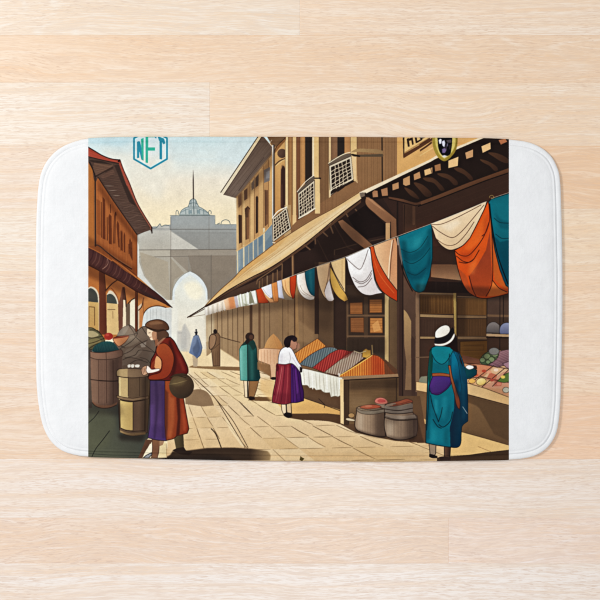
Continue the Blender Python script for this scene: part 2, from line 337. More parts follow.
def draw_left():
    A = tr(30, 130, 4); B = tr(85, 132, 8.571); C = tr(85, 200, 8.571); D = tr(85, 260, 8.571)
    # shaded ground on the left
    F(pts(88, 395, 153, 395, 151, 432, 143.5, 448, 139.5, 460, 88, 462), (72, 72, 66), c2=(100, 102, 84), g=(130, 405, 92, 440))
    F(pts(88, 415, 104, 408, 118, 420, 108, 446, 88, 452), (102, 102, 80), soft=6, a=.6)
    L(tr(85, 390, 8.571)(20, 290, 80, 235, 120, 180), (44, 44, 40), .5, s=1, a=.8); L(tr(85, 390, 8.571)(60, 570, 95, 500, 150, 430, 210, 350), (40, 40, 36), .55, s=1, a=.8)
    L(pts(88, 453.5, 110, 455, 142, 455.5), (60, 62, 54), .5, a=.6)
    # arcade behind the posts
    F(pts(88, 246, 137, 276, 172, 307, 160, 309, 146, 312, 142, 330, 88, 345), (184, 114, 58), c2=(192, 128, 72), g=(88, 0, 140, 0))
    F(D(25, 240, 50, 225, 85, 240, 115, 285, 122, 370, 122, 620, 25, 620), (208, 190, 162))
    F(D(25, 250, 50, 242, 80, 258, 104, 295, 112, 365, 112, 620, 25, 620), (84, 82, 74)); F(D(25, 355, 118, 365, 118, 640, 25, 640), (204, 166, 104), c2=(190, 148, 88), g=(0, 302, 0, 330))
    L(D(35, 400, 82, 405, 82, 560), (120, 84, 48), .5); L(D(35, 400, 35, 560), (150, 112, 66), .4)
    F(D(185, 300, 205, 262, 225, 262, 262, 300, 285, 345, 292, 380, 292, 620, 185, 620), (214, 196, 168))
    F(D(185, 300, 215, 290, 245, 305, 268, 345, 276, 380, 276, 620, 185, 620), (86, 86, 78)); F(D(185, 368, 290, 378, 290, 640, 185, 640), (214, 178, 122))
    L(D(195, 425, 258, 425), (120, 90, 60), .45); L(D(238, 440, 240, 500), (130, 96, 66), .4, a=.7)
    L(D(180, 270, 220, 240, 262, 290, 285, 345, 295, 420), (130, 72, 42), .7, s=1, a=.7)
    F(D(283, 380, 300, 330, 318, 240, 345, 240, 345, 620, 290, 620), (128, 84, 64))
    F(D(320, 232, 340, 232, 356, 350, 356, 620, 325, 620), (104, 66, 50)); F(D(328, 340, 350, 345, 352, 620, 322, 620), (230, 208, 172))
    F(D(350, 380, 372, 370, 390, 380, 390, 620, 352, 620), (124, 104, 84)); F(D(386, 370, 400, 345, 430, 330, 430, 620, 386, 620), (228, 216, 186))
    L(D(352, 400, 345, 300, 330, 240), (74, 48, 38), .7, s=1); L(D(370, 372, 400, 342, 430, 325), (84, 60, 44), .8, s=1)
    # last arch
    F(pts(141.3, 332, 142.5, 318, 145, 311.5, 150, 307.3, 158, 305.8, 166, 307.5, 171.5, 308.5, 171.5, 345, 141.3, 345), (212, 214, 208), c2=(200, 200, 194), g=(142, 0, 172, 0))
    for x in (147, 150.5, 153, 156.5, 161, 166): L(pts(x, 309, x, 330), (166, 168, 164), .6, a=.6)
    L(pts(141.3, 332, 142.5, 318, 145, 311.5, 150, 307.3, 158, 305.8, 166, 307.5), (104, 66, 44), .7, s=1)
    F(D(452, 400, 485, 370, 485, 620, 452, 620), (206, 180, 150)); F(pts(139.5, 310, 144, 306, 143, 318, 141.3, 330, 139.5, 331), (196, 132, 80))
    L(D(460, 430, 488, 395, 502, 325), (96, 62, 42), .8, s=1); L(D(500, 325, 500, 450), (150, 96, 60), .5)
    F(D(428, 262, 452, 268, 452, 640, 428, 640), (116, 66, 40)); L(D(450, 268, 450, 620), (60, 38, 30), .4)
    F(D(120, 95, 165, 105, 178, 250, 188, 640, 122, 640), (122, 70, 46), c2=(106, 58, 40), g=(99, 0, 107, 0))
    L(D(165, 105, 178, 262), (84, 52, 38), .6); L(D(176, 262, 230, 205, 276, 172), (84, 54, 40), 1.1, s=1)
    # awning
    AW = D(25, 5, 90, 0, 235, 0, 330, 75, 440, 160, 520, 215, 600, 272, 670, 330, 745, 405, 700, 385, 600, 335, 520, 305, 430, 262, 310, 185, 160, 110, 25, 40)
    AW = pts(88, 246.5)+D(90, -80, 235, 10, 330, 78, 440, 160, 520, 215, 600, 272, 670, 330, 748, 408, 700, 385, 600, 337, 520, 307, 430, 264, 310, 187, 160, 112, 25, 42)
    F(AW, (92, 56, 52), c2=(84, 48, 44), g=(88, 0, 172, 0))
    for i in range(17):
        f = i/16.; x = 91+f*54; yt = 249+f*36; yb = 266+f*30
        L(pts(x+2.5, yt+1, x+1, (yt+yb)/2, x-2.5+f*1.5, yb-3.6), (120, 82, 70) if i % 3 else (70, 40, 42), .9-.4*f, s=1, a=.55)
    L(C(150, 590, 180, 570, 198, 540, 192, 500), (170, 130, 110), .45, s=1)
    L(AW[10:], (58, 34, 32), .6, a=.8); L(AW[0:10], (60, 36, 32), .5, a=.8)
    F(D(430, 225, 520, 300, 600, 335, 700, 385, 748, 408, 600, 320, 500, 262), (70, 50, 46), a=.6)
    # side wall
    W = pts(88, 160, 95, 175, 98, 176, 114, 202, 136.8, 234, 137.2, 278.5, 124.7, 270.5, 112, 260.5, 88, 246.8)
    F(W, (178, 108, 58), c2=(158, 92, 48), g=(110, 190, 130, 275))
    R(88, 158, 94.5, 246, (178, 112, 56)); L(pts(88.6, 165, 88.6, 246), (198, 134, 74), 1., a=.5)
    hatch(W, (150, 82, 40), 26, 89, .7, .28); hatch(W, (206, 132, 68), 17, 91, .5, .25)
    dw = (108, 56, 32)
    for p in (C(150, -30, 172, 0, 175, 340, 150, 330), C(200, 150, 210, 118, 228, 140, 230, 382, 205, 375), C(270, 215, 278, 178, 292, 205, 298, 410, 285, 400), C(310, 290, 316, 256, 322, 280, 324, 440, 312, 430),
              C(330, 310, 336, 275, 344, 300, 344, 452, 334, 445), C(378, 350, 386, 325, 394, 350, 402, 512, 384, 470)):
        F(p, dw, s=0, a=.85)
    F(C(100, -10, 130, 10, 135, 305, 105, 290), (150, 86, 44), a=.8)
    for p in (C(245, 370, 252, 160, 262, 105, 268, 130), C(190, 150, 192, 345), C(218, 40, 220, 110), C(308, 265, 308, 430), C(262, 105, 256, 370), C(376, 380, 378, 460), C(400, 360, 404, 515), C(140, 20, 142, 320)): L(p, (92, 48, 30), .6, s=1, a=.8)
    L(C(90, 385, 130, 400, 260, 505, 400, 592), (66, 40, 34), 1.1, s=1); L(C(95, 378, 260, 492, 400, 580), (170, 150, 130), .35, s=1, a=.6)
    L(D(235, -2, 330, 60, 440, 148), (206, 128, 70), .9, s=1); L(D(300, 20, 440, 132), (110, 62, 38), .5); L(pts(137, 235, 137.1, 278), (120, 66, 36), .5)
    L(pts(88, 247, 100, 253, 112, 261), (200, 120, 62), .8, s=1)
    # roof
    S = pts(88, 156, 103, 159, 119, 162, 128, 182, 136, 201, 143.5, 215, 152, 229, 151.5, 232.5, 150.3, 230, 143, 232.5, 137.3, 235, 123.5, 215, 113.5, 201, 104.8, 188, 98, 177.5, 95.5, 183, 94, 180, 92.5, 170, 88, 161)
    F(S, (98, 74, 62), c2=(108, 84, 72), g=(100, 160, 140, 230))
    F(B(80, 262, 240, 275, 235, 300, 110, 370, 95, 385, 70, 300), (122, 92, 74), a=.9); F(B(130, 380, 240, 320, 260, 360, 150, 400), (112, 84, 70))
    hatch(S, (70, 50, 44), 60, 12, .4, .35)
    hatch(pts(104, 180, 120, 168, 150, 229, 138, 234), (82, 62, 54), 34, 4, .6, .4)
    L(B(95, 380, 170, 340, 235, 305), (76, 56, 48), 1.9, s=1); L(B(92, 392, 170, 348), (150, 120, 96), .4, a=.5)
    for p in (B(165, 462, 250, 462), B(200, 502, 275, 500), B(240, 545, 298, 545)): L(p, (176, 160, 144), .45, a=.7, t0=.3, t1=.3)
    for p in (C(330, 70, 400, 50), C(350, 110, 420, 90), C(380, 160, 450, 130), C(400, 200, 480, 170), C(300, 30, 380, 10), C(420, 240, 520, 215)): L(p, (132, 106, 92), .4, a=.5)
    F(B(250, 285, 290, 280, 330, 400, 400, 560, 440, 640, 380, 600), (70, 52, 46), a=.8)
    F(B(60, 240, 150, 250, 250, 285, 80, 262, 30, 245), (62, 46, 40), a=.7)
    L(B(40, 260, 70, 330, 88, 400, 85, 600), (54, 40, 36), 1.1, s=1); L(pts(95.2, 178, 95.4, 246), (74, 52, 44), 1.5); L(pts(94.4, 190, 94.6, 245), (150, 130, 110), .3, a=.7)
    L(pts(98, 177, 114, 201.5, 137, 234.6), (66, 48, 42), .8, s=1)
    RD = pts(88, 147, 95.5, 151.5, 102.5, 155.6, 111, 158.8, 120, 160, 123.8, 170.5, 129.5, 183.3, 136.6, 201.5, 143.5, 214, 152.2, 228, 151, 230, 142.6, 216, 135, 203, 126.5, 185, 118.6, 163, 110, 161.5, 102.5, 160, 88, 157)
    F(RD, (172, 78, 60), c2=(160, 104, 84), g=(100, 155, 150, 225))
    hatch(RD, (206, 104, 76), 30, 20, .5, .35)
    L(RD[:5], (66, 44, 42), .8, s=1); L(RD[4:10], (92, 52, 44), .7, s=1); F(B(285, 240, 300, 232, 296, 262, 280, 255), (60, 42, 42)); L(pts(151.6, 227, 152, 233), (60, 44, 40), .9)
    L(pts(127, 186, 135.6, 204, 143, 216.6, 150, 228), (96, 70, 56), .6, s=1); L(pts(88, 156.6, 102, 160, 118.6, 163.4), (58, 42, 38), .7, s=1)

def draw_left_goods():
    E_ = tr(85, 325, 8.571); A5 = tr(30, 250, 4); Z = tr(85, 390, 8.571); A4 = tr(30, 330, 4)
    rk = A5(345, 360, 352, 335, 370, 312, 397, 299, 415, 312, 424, 330, 448, 308, 470, 304, 500, 330, 520, 370, 510, 430, 492, 470, 430, 478, 365, 470, 350, 420, 320, 380)
    F(rk, (134, 114, 96), c2=(112, 96, 84), g=(120, 330, 145, 365), ol=(72, 60, 52))
    F(A5(352, 332, 372, 310, 396, 302, 380, 335, 350, 350), (150, 136, 120), s=1, a=.8)
    F(A5(390, 355, 420, 345, 440, 362, 400, 385, 370, 382), (146, 130, 112), s=1, a=.7); F(A5(385, 400, 420, 390, 450, 400, 420, 430, 380, 425), (140, 124, 108), s=1, a=.7)
    F(A5(440, 376, 465, 368, 462, 388, 446, 390), (172, 160, 146), a=.8)
    for p in (A5(345, 345, 400, 340, 430, 332), A5(360, 395, 400, 370, 425, 345, 430, 330), A5(425, 350, 460, 380, 500, 410), A5(365, 420, 400, 405, 430, 380, 470, 360), A5(380, 432, 420, 420, 440, 400, 500, 410),
              A5(370, 440, 400, 430, 450, 440), A5(395, 300, 415, 330, 420, 345), A5(440, 430, 470, 440, 490, 470), A5(448, 310, 470, 340, 500, 350), A5(400, 455, 430, 440, 470, 450), A5(352, 378, 380, 392)): L(p, (74, 62, 54), .5, s=1, a=.85)
    R(88, 345, 92, 408, (84, 74, 66)); F(A5(232, 310, 250, 312, 270, 325, 290, 345, 300, 365, 280, 390, 232, 400), (118, 110, 78), c2=(92, 86, 62), g=(90, 330, 102, 350), ol=(60, 52, 38))
    F(A5(232, 325, 255, 325, 275, 340, 250, 350, 232, 345), (176, 160, 120), s=1, a=.9); F(A5(232, 365, 262, 352, 285, 365, 250, 380, 232, 388), (136, 124, 84), s=1, a=.8)
    for p in (A5(232, 350, 255, 352, 290, 345), A5(232, 375, 260, 368, 300, 352), A5(240, 320, 270, 322, 285, 340), A5(236, 395, 262, 378, 300, 365)): L(p, (66, 54, 36), .5, s=1)
    F(E_(240, 118, 280, 100, 372, 92, 360, 128, 330, 160, 290, 182, 262, 160), (190, 118, 72), c2=(214, 150, 104), g=(126, 337, 117, 346), s=1, ol=(110, 66, 46)); L(E_(250, 112, 320, 104, 370, 94), (130, 50, 36), .9, s=1)
    E(108.6, 336.4, 4.4, 3.6, (168, 58, 46)); E(107.4, 335, 1.8, 1.3, (200, 96, 76), a=.6)
    F(E_(58, 225, 80, 182, 120, 155, 175, 140, 240, 150, 295, 212, 220, 240, 120, 242), (44, 86, 84), c2=(34, 66, 68), g=(0, 342, 0, 352), s=0)
    hatch(E_(58, 225, 80, 182, 120, 155, 175, 140, 240, 150, 295, 212), (86, 128, 120), 22, 75, .3, .35)
    # first barrel
    B1 = pts(90.4, 356, 91, 380, 92, 402, 96, 406, 102.5, 408, 110, 407.4, 117, 404, 122, 398, 122.3, 356)
    F(B1, (132, 102, 84), c2=(104, 80, 68), g=(92, 0, 120, 0)); F(pts(92, 400, 96, 404, 104, 405.5, 113, 404.4, 117, 402, 117, 404.5, 110, 407.6, 102, 408.2, 95, 406), (136, 98, 74))
    for x in (98.4, 106.3, 113.2): L(pts(x, 360, x+.3, 403), (80, 56, 46), .5, a=.75)
    hatch(B1, (142, 108, 88), 16, 90, .8, .22); L(pts(90.6, 379.4, 100, 380.6, 112, 381.2, 118, 380.8), (62, 44, 38), .8, s=1); L(pts(92, 402.5, 96, 406.3, 102.5, 408.2, 110, 407.6, 116.5, 405), (70, 50, 42), .6, s=1)
    F(pts(90, 351.5, 96, 352.6, 106, 352.4, 116, 350.6, 121, 349.4, 122.8, 352, 122.6, 356, 116, 358.4, 106, 359.4, 96, 359.2, 90.2, 357.4), (142, 110, 90), c2=(116, 88, 74), g=(95, 0, 122, 0), ol=(78, 56, 46), w=.45)
    L(pts(106, 352.5, 106.3, 359), (90, 66, 54), .5)
    # second barrel
    B2 = pts(116.6, 372, 118, 377, 118.2, 398, 119.6, 430, 124, 434, 131, 435.6, 140, 435, 147.5, 432.5, 150.5, 376, 148, 370)
    F(B2, (122, 98, 74), c2=(98, 78, 60), g=(120, 0, 148, 0), ol=(64, 46, 34), w=.5)
    F(E_(290, 445, 368, 452, 370, 640, 292, 640), (196, 168, 118)); F(E_(290, 445, 305, 447, 305, 640, 292, 640), (222, 196, 140))
    F(Z(300, 84, 350, 96, 410, 98, 410, 345, 350, 340, 305, 322), (206, 174, 108), c2=(220, 190, 122), g=(131, 0, 121, 0)); F(Z(412, 98, 512, 85, 512, 345, 412, 352), (114, 90, 70))
    L(Z(300, 84, 350, 96, 412, 100, 514, 84), (60, 44, 32), .7, s=1); L(Z(298, 84, 302, 325, 350, 345, 412, 355, 512, 348, 514, 84), (60, 44, 32), .5)
    F(Z(268, 45, 330, 62, 410, 72, 545, 50, 545, 75, 410, 95, 330, 85, 275, 68), (156, 128, 94), c2=(118, 94, 72), g=(118, 0, 148, 0), ol=(70, 50, 38), w=.4)
    F(Z(300, 345, 350, 365, 400, 372, 520, 362, 520, 380, 400, 392, 345, 380, 302, 362), (176, 146, 100), c2=(124, 98, 68), g=(122, 0, 146, 0))
    F(E_(270, 400, 285, 380, 330, 372, 400, 372, 480, 378, 545, 395, 545, 440, 440, 452, 340, 450, 272, 438), (156, 130, 98), c2=(126, 102, 80), g=(118, 0, 140, 0), ol=(66, 48, 38), w=.5)
    F(E_(275, 400, 290, 382, 365, 374, 365, 448, 278, 436), (198, 170, 120), a=.7)
    for x, y0, y1 in ((128.2, 377, 396), (133, 401, 431), (139.5, 377, 396), (145.2, 377, 432)): L(pts(x, y0, x, y1), (74, 56, 42), .5, a=.8)
    for p in (E_(360, 350, 375, 336, 395, 340, 390, 362, 370, 366), E_(392, 345, 405, 334, 425, 340, 418, 365, 398, 366), E_(425, 345, 445, 336, 470, 342, 462, 364, 432, 362)): F(p, (238, 232, 216), s=1, ol=(120, 96, 76), w=.35)
    F(E_(310, 365, 335, 345, 365, 350, 355, 370), (110, 90, 74), s=1)

def draw_woman_left():
    f = tr(130, 315, 7.5); g = tr(130, 385, 7.5); A = tr(170, 330, 4)
    # shadows on the paving
    F(A(60, 250, 90, 240, 120, 237, 145, 246, 160, 262, 176, 302, 130, 306, 62, 296), (150, 122, 92), s=0)
    F(A(-55, 522, 0, 500, 10, 485, 70, 482, 150, 472, 250, 470, 330, 475, 390, 484, 402, 500, 400, 522), (78, 60, 46), c2=(196, 164, 116), g=(250, 0, 276, 0), soft=.6)
    F(A(-60, 540, -60, 512, 40, 500, 160, 496, 240, 506, 280, 540), (50, 40, 36), soft=3, a=.6); F(A(-130, 512, 60, 516, 140, 540, -130, 540), (34, 26, 26), a=.8, soft=1.5)
    # legs
    F(g(130, 405, 280, 410, 280, 470, 250, 545, 75, 545), (232, 212, 172)); F(g(215, 440, 270, 430, 275, 545, 215, 545), (224, 200, 152)); L(g(272, 440, 276, 545), (150, 120, 80), .4)
    F(g(118, 408, 170, 412, 150, 450, 120, 490, 92, 548, 60, 548, 90, 480), (108, 76, 58)); F(g(150, 440, 176, 452, 172, 490, 132, 528, 98, 545, 118, 500), (240, 222, 190), s=0)
    F(g(165, 408, 220, 412, 216, 500, 205, 548, 160, 548, 168, 480), (136, 96, 70), ol=(80, 54, 42), w=.4); F(g(215, 415, 260, 415, 245, 450, 218, 460), (150, 110, 84), a=.8)
    F(g(98, 548, 120, 528, 160, 508, 165, 520, 140, 548), (150, 148, 150), ol=(40, 34, 34), w=.5)
    F(g(328, 390, 400, 372, 406, 475, 345, 480, 338, 440), (104, 90, 62), c2=(84, 70, 48), g=(174, 0, 183, 0)); F(g(318, 490, 350, 475, 404, 465, 420, 492, 470, 500, 440, 530, 380, 520), (62, 46, 38), s=0)
    # skirt and coat
    F(g(150, -60, 150, 300, 134, 395, 200, 412, 272, 418, 285, -60), (84, 62, 98), c2=(96, 68, 120), g=(0, 390, 0, 438), ol=(44, 30, 44), w=.5)
    F(g(200, -60, 215, 100, 205, 250, 190, 405, 175, 400, 192, 200, 185, -60), (70, 50, 86), soft=1.2, a=.7); F(g(235, 0, 270, 0, 262, 400, 240, 400), (78, 54, 96), soft=1.2, a=.7); F(g(150, 150, 180, 150, 170, 380, 140, 380), (112, 84, 140), soft=2, a=.4)
    co = g(262, -60, 300, -60, 395, 60, 410, 150, 442, 328, 430, 362, 380, 375, 352, 382, 330, 400, 272, 416, 262, 300)
    F(co, (158, 80, 42), c2=(140, 56, 30), g=(166, 0, 188, 0), ol=(62, 28, 22), w=.5)
    F(g(345, 70, 372, 80, 378, 240, 372, 372, 345, 385, 358, 250), (88, 38, 28), soft=1, a=.9); F(g(262, 30, 290, 60, 285, 300, 272, 412, 262, 380), (104, 52, 36), soft=1.2, a=.8)
    F(g(300, 90, 335, 100, 330, 280, 310, 400, 292, 400, 305, 260), (186, 104, 60), soft=1.8, a=.55); F(g(388, 130, 402, 160, 428, 300, 420, 355, 398, 340), (184, 88, 52), soft=1.5, a=.6)
    # jacket
    jk = f(205, 215, 250, 178, 300, 165, 330, 195, 365, 260, 405, 330, 436, 425, 425, 445, 380, 440, 330, 480, 300, 490, 230, 490, 150, 490, 134, 465, 145, 440, 150, 400, 158, 340, 190, 280)
    F(jk, (132, 48, 34), c2=(108, 34, 30), g=(160, 345, 186, 372), s=0, ol=(52, 24, 22), w=.6)
    F(f(300, 180, 330, 260, 350, 360, 330, 470, 300, 480, 320, 400, 318, 280, 290, 210), (80, 30, 26), soft=1.4, a=.8); F(f(345, 260, 390, 340, 420, 420, 395, 420, 365, 340), (150, 58, 42), soft=2, a=.7)
    F(f(215, 222, 262, 212, 305, 250, 330, 320, 318, 400, 290, 455, 240, 482, 150, 484, 140, 462, 165, 448, 220, 432, 238, 400, 238, 340, 205, 300, 196, 262), (168, 82, 44), c2=(150, 58, 34), g=(158, 350, 170, 378), s=1, ol=(80, 34, 24), w=.5)
    F(f(200, 308, 222, 322, 235, 350, 232, 400, 215, 412, 185, 395, 182, 360, 190, 330), (222, 156, 104), s=1); F(f(165, 360, 190, 330, 182, 395, 160, 405, 155, 390), (150, 70, 42))
    F(f(112, 392, 132, 380, 150, 395, 165, 408, 215, 402, 222, 415, 190, 428, 150, 436, 128, 432), (234, 216, 200), s=1, ol=(110, 70, 56), w=.35)
    F(f(86, 405, 105, 385, 125, 385, 120, 415, 130, 440, 105, 452, 90, 440), (196, 152, 120), s=1, ol=(90, 62, 48), w=.4); L(f(105, 395, 112, 430), (110, 76, 60), .35); L(f(95, 400, 100, 440), (110, 76, 60), .35); L(f(118, 395, 122, 425), (120, 80, 64), .3)
    # head
    F(f(188, 118, 262, 112, 288, 140, 290, 162, 268, 172, 245, 190, 215, 215, 195, 235, 186, 200), (104, 74, 56), ol=(60, 40, 32), w=.4)
    F(f(132, 100, 128, 145, 142, 160, 148, 172, 158, 188, 178, 186, 190, 175, 196, 120, 160, 100), (230, 200, 166), s=1); F(f(165, 130, 198, 125, 200, 200, 186, 190, 170, 180), (178, 128, 96), s=1, a=.9)
    F(f(186, 190, 210, 180, 215, 215, 192, 240), (150, 100, 72)); L(f(140, 135, 152, 133), (90, 60, 48), .4); L(f(148, 168, 160, 165), (150, 80, 60), .4)
    F(f(116, 80, 122, 62, 150, 44, 205, 34, 250, 44, 280, 68, 292, 98, 284, 112, 250, 116, 200, 124, 160, 112, 130, 96), (128, 92, 66), c2=(104, 72, 52), g=(150, 320, 160, 330), s=1, ol=(62, 42, 32), w=.5)
    L(f(128, 92, 165, 106, 205, 114, 255, 110), (70, 48, 36), .9, s=1); F(f(150, 55, 205, 45, 250, 62, 200, 70, 150, 72), (150, 112, 82), s=1, a=.7, soft=1)
    F(f(205, 210, 250, 172, 270, 170, 225, 215, 205, 240), (176, 120, 90), s=0, a=.8)
    # round pot carried at her side
    E(181.6, 386, 12.4, 12.6, (102, 80, 56), c2=(70, 54, 42), g=(176, 376, 188, 398)); E(178.5, 382, 7, 4, (122, 104, 70), a=.6, soft=2.5, rot=-10)
    L(f(290, 520, 350, 512, 430, 490), (150, 128, 88), .7, s=1, a=.8, t0=.2, t1=.2); L(f(300, 470, 350, 455, 420, 470), (60, 46, 34), .6, s=1)
    F(f(300, 465, 345, 442, 420, 446, 450, 468, 400, 458, 345, 460), (78, 58, 42), s=0)

def draw_far_people():
    h = tr(180, 290, 7.5); I = tr(225, 320, 6.667)
    F(h(60, 580, 100, 565, 140, 572, 450, 576, 455, 606, 300, 598, 180, 590), (156, 124, 86)); F(h(240, 570, 450, 578, 455, 606, 320, 600), (140, 110, 76), a=.7)
    F(h(92, 490, 136, 500, 130, 575, 100, 575), (190, 168, 138)); F(h(100, 352, 118, 336, 138, 342, 152, 380, 166, 430, 152, 490, 126, 512, 108, 495, 68, 472, 80, 420, 86, 390), (134, 148, 172), c2=(104, 118, 146), g=(190, 340, 201, 352), s=0)
    F(h(128, 345, 120, 400, 96, 440, 110, 490, 126, 500, 150, 440), (84, 96, 120), soft=1, a=.6); L(h(100, 352, 86, 400, 68, 470), (170, 184, 200), .5, a=.7)
    L(h(100, 352, 118, 336, 138, 342, 152, 380, 166, 430, 152, 490, 126, 512), (80, 88, 106), .4, a=.8)
    E(196.3, 333.2, 1.1, 2.3, (62, 60, 66)); L(h(112, 318, 130, 316), (62, 62, 68), .7); E(196.2, 330, .9, .9, (62, 60, 66))
    F(h(222, 352, 245, 328, 285, 322, 300, 345, 300, 570, 248, 570, 236, 440, 218, 430, 218, 390), (146, 114, 84), c2=(124, 94, 68), g=(210, 0, 220, 0), ol=(84, 62, 48), w=.45)
    F(h(222, 352, 245, 332, 270, 350, 262, 410, 232, 445, 218, 425), (158, 124, 94), s=1, ol=(70, 52, 42), w=.5); E(215.2, 331.6, 1.9, 2.4, (62, 48, 44)); L(h(240, 450, 300, 400), (100, 76, 56), .4)
    for x in (250, 265, 282): L(h(x, 460, x, 565), (112, 86, 62), .35, a=.7)
    # person in the green coat
    F(pts(248, 400.4, 251, 397, 256, 396.8, 280, 397.2, 280, 400.8, 262, 401), (128, 96, 62))
    F(I(124, 400, 160, 402, 155, 518, 132, 515), (234, 206, 166), ol=(84, 62, 44), w=.4); L(I(150, 410, 152, 518), (50, 38, 32), .7)
    F(I(160, 402, 226, 400, 212, 460, 192, 520, 158, 520), (152, 112, 72), ol=(90, 64, 44), w=.4); F(I(155, 520, 165, 508, 195, 512, 200, 528, 170, 536), (60, 42, 36))
    F(I(150, 152, 190, 140, 208, 180, 212, 250, 234, 385, 222, 405, 150, 406), (44, 98, 92), c2=(36, 78, 76), g=(248, 345, 258, 380), ol=(24, 48, 48), w=.5)
    F(I(96, 195, 115, 165, 150, 152, 152, 405, 104, 402, 98, 300), (112, 178, 162), c2=(84, 150, 138), g=(240, 0, 248, 0), ol=(40, 84, 78), w=.4)
    F(I(104, 175, 125, 152, 150, 128, 190, 135, 206, 175, 185, 200, 160, 165, 120, 170), (40, 72, 66), s=1); L(I(150, 160, 152, 405), (24, 52, 50), .6); F(I(170, 200, 185, 210, 190, 400, 170, 400), (60, 120, 112), soft=1.5, a=.5)
    E(249.8, 336.8, 4.4, 4.3, (72, 52, 44)); F(I(150, 120, 135, 150, 150, 158, 165, 140), (52, 44, 42), s=1); E(251.2, 337, 2, 2.3, (112, 80, 62), a=.7)

def balcony(P, K):
    """white framed lattice balcony front; P = four corners clockwise from top left"""
    F(P, (208, 192, 164), ol=(70, 50, 38), w=.4)
    c = np.array(P).mean(0); Q = [tuple(c+(np.array(p)-c)*np.array([.84, .84])) for p in P]
    F(Q, (62, 48, 40)); (ax, ay), (bx, by), (cx, cy), (dx, dy) = Q
    n = K
    for i in range(1, n):
        t = i/n; u = (ax+(bx-ax)*t, ay+(by-ay)*t); v = (dx+(cx-dx)*t, dy+(cy-dy)*t)
        k = [(u[0]+(v[0]-u[0])*j/8+(RNG.rand()-.5)*1., u[1]+(v[1]-u[1])*j/8) for j in range(9)]
        L(k, (206, 186, 156), .8, s=1)
    m = n+1
    for i in range(1, m):
        t = i/m; u = (ax+(dx-ax)*t, ay+(dy-ay)*t); v = (bx+(cx-bx)*t, by+(cy-by)*t)
        k = [(u[0]+(v[0]-u[0])*j/8, u[1]+(v[1]-u[1])*j/8+(RNG.rand()-.5)*1.1) for j in range(9)]
        L(k, (206, 186, 156), .75, s=1)

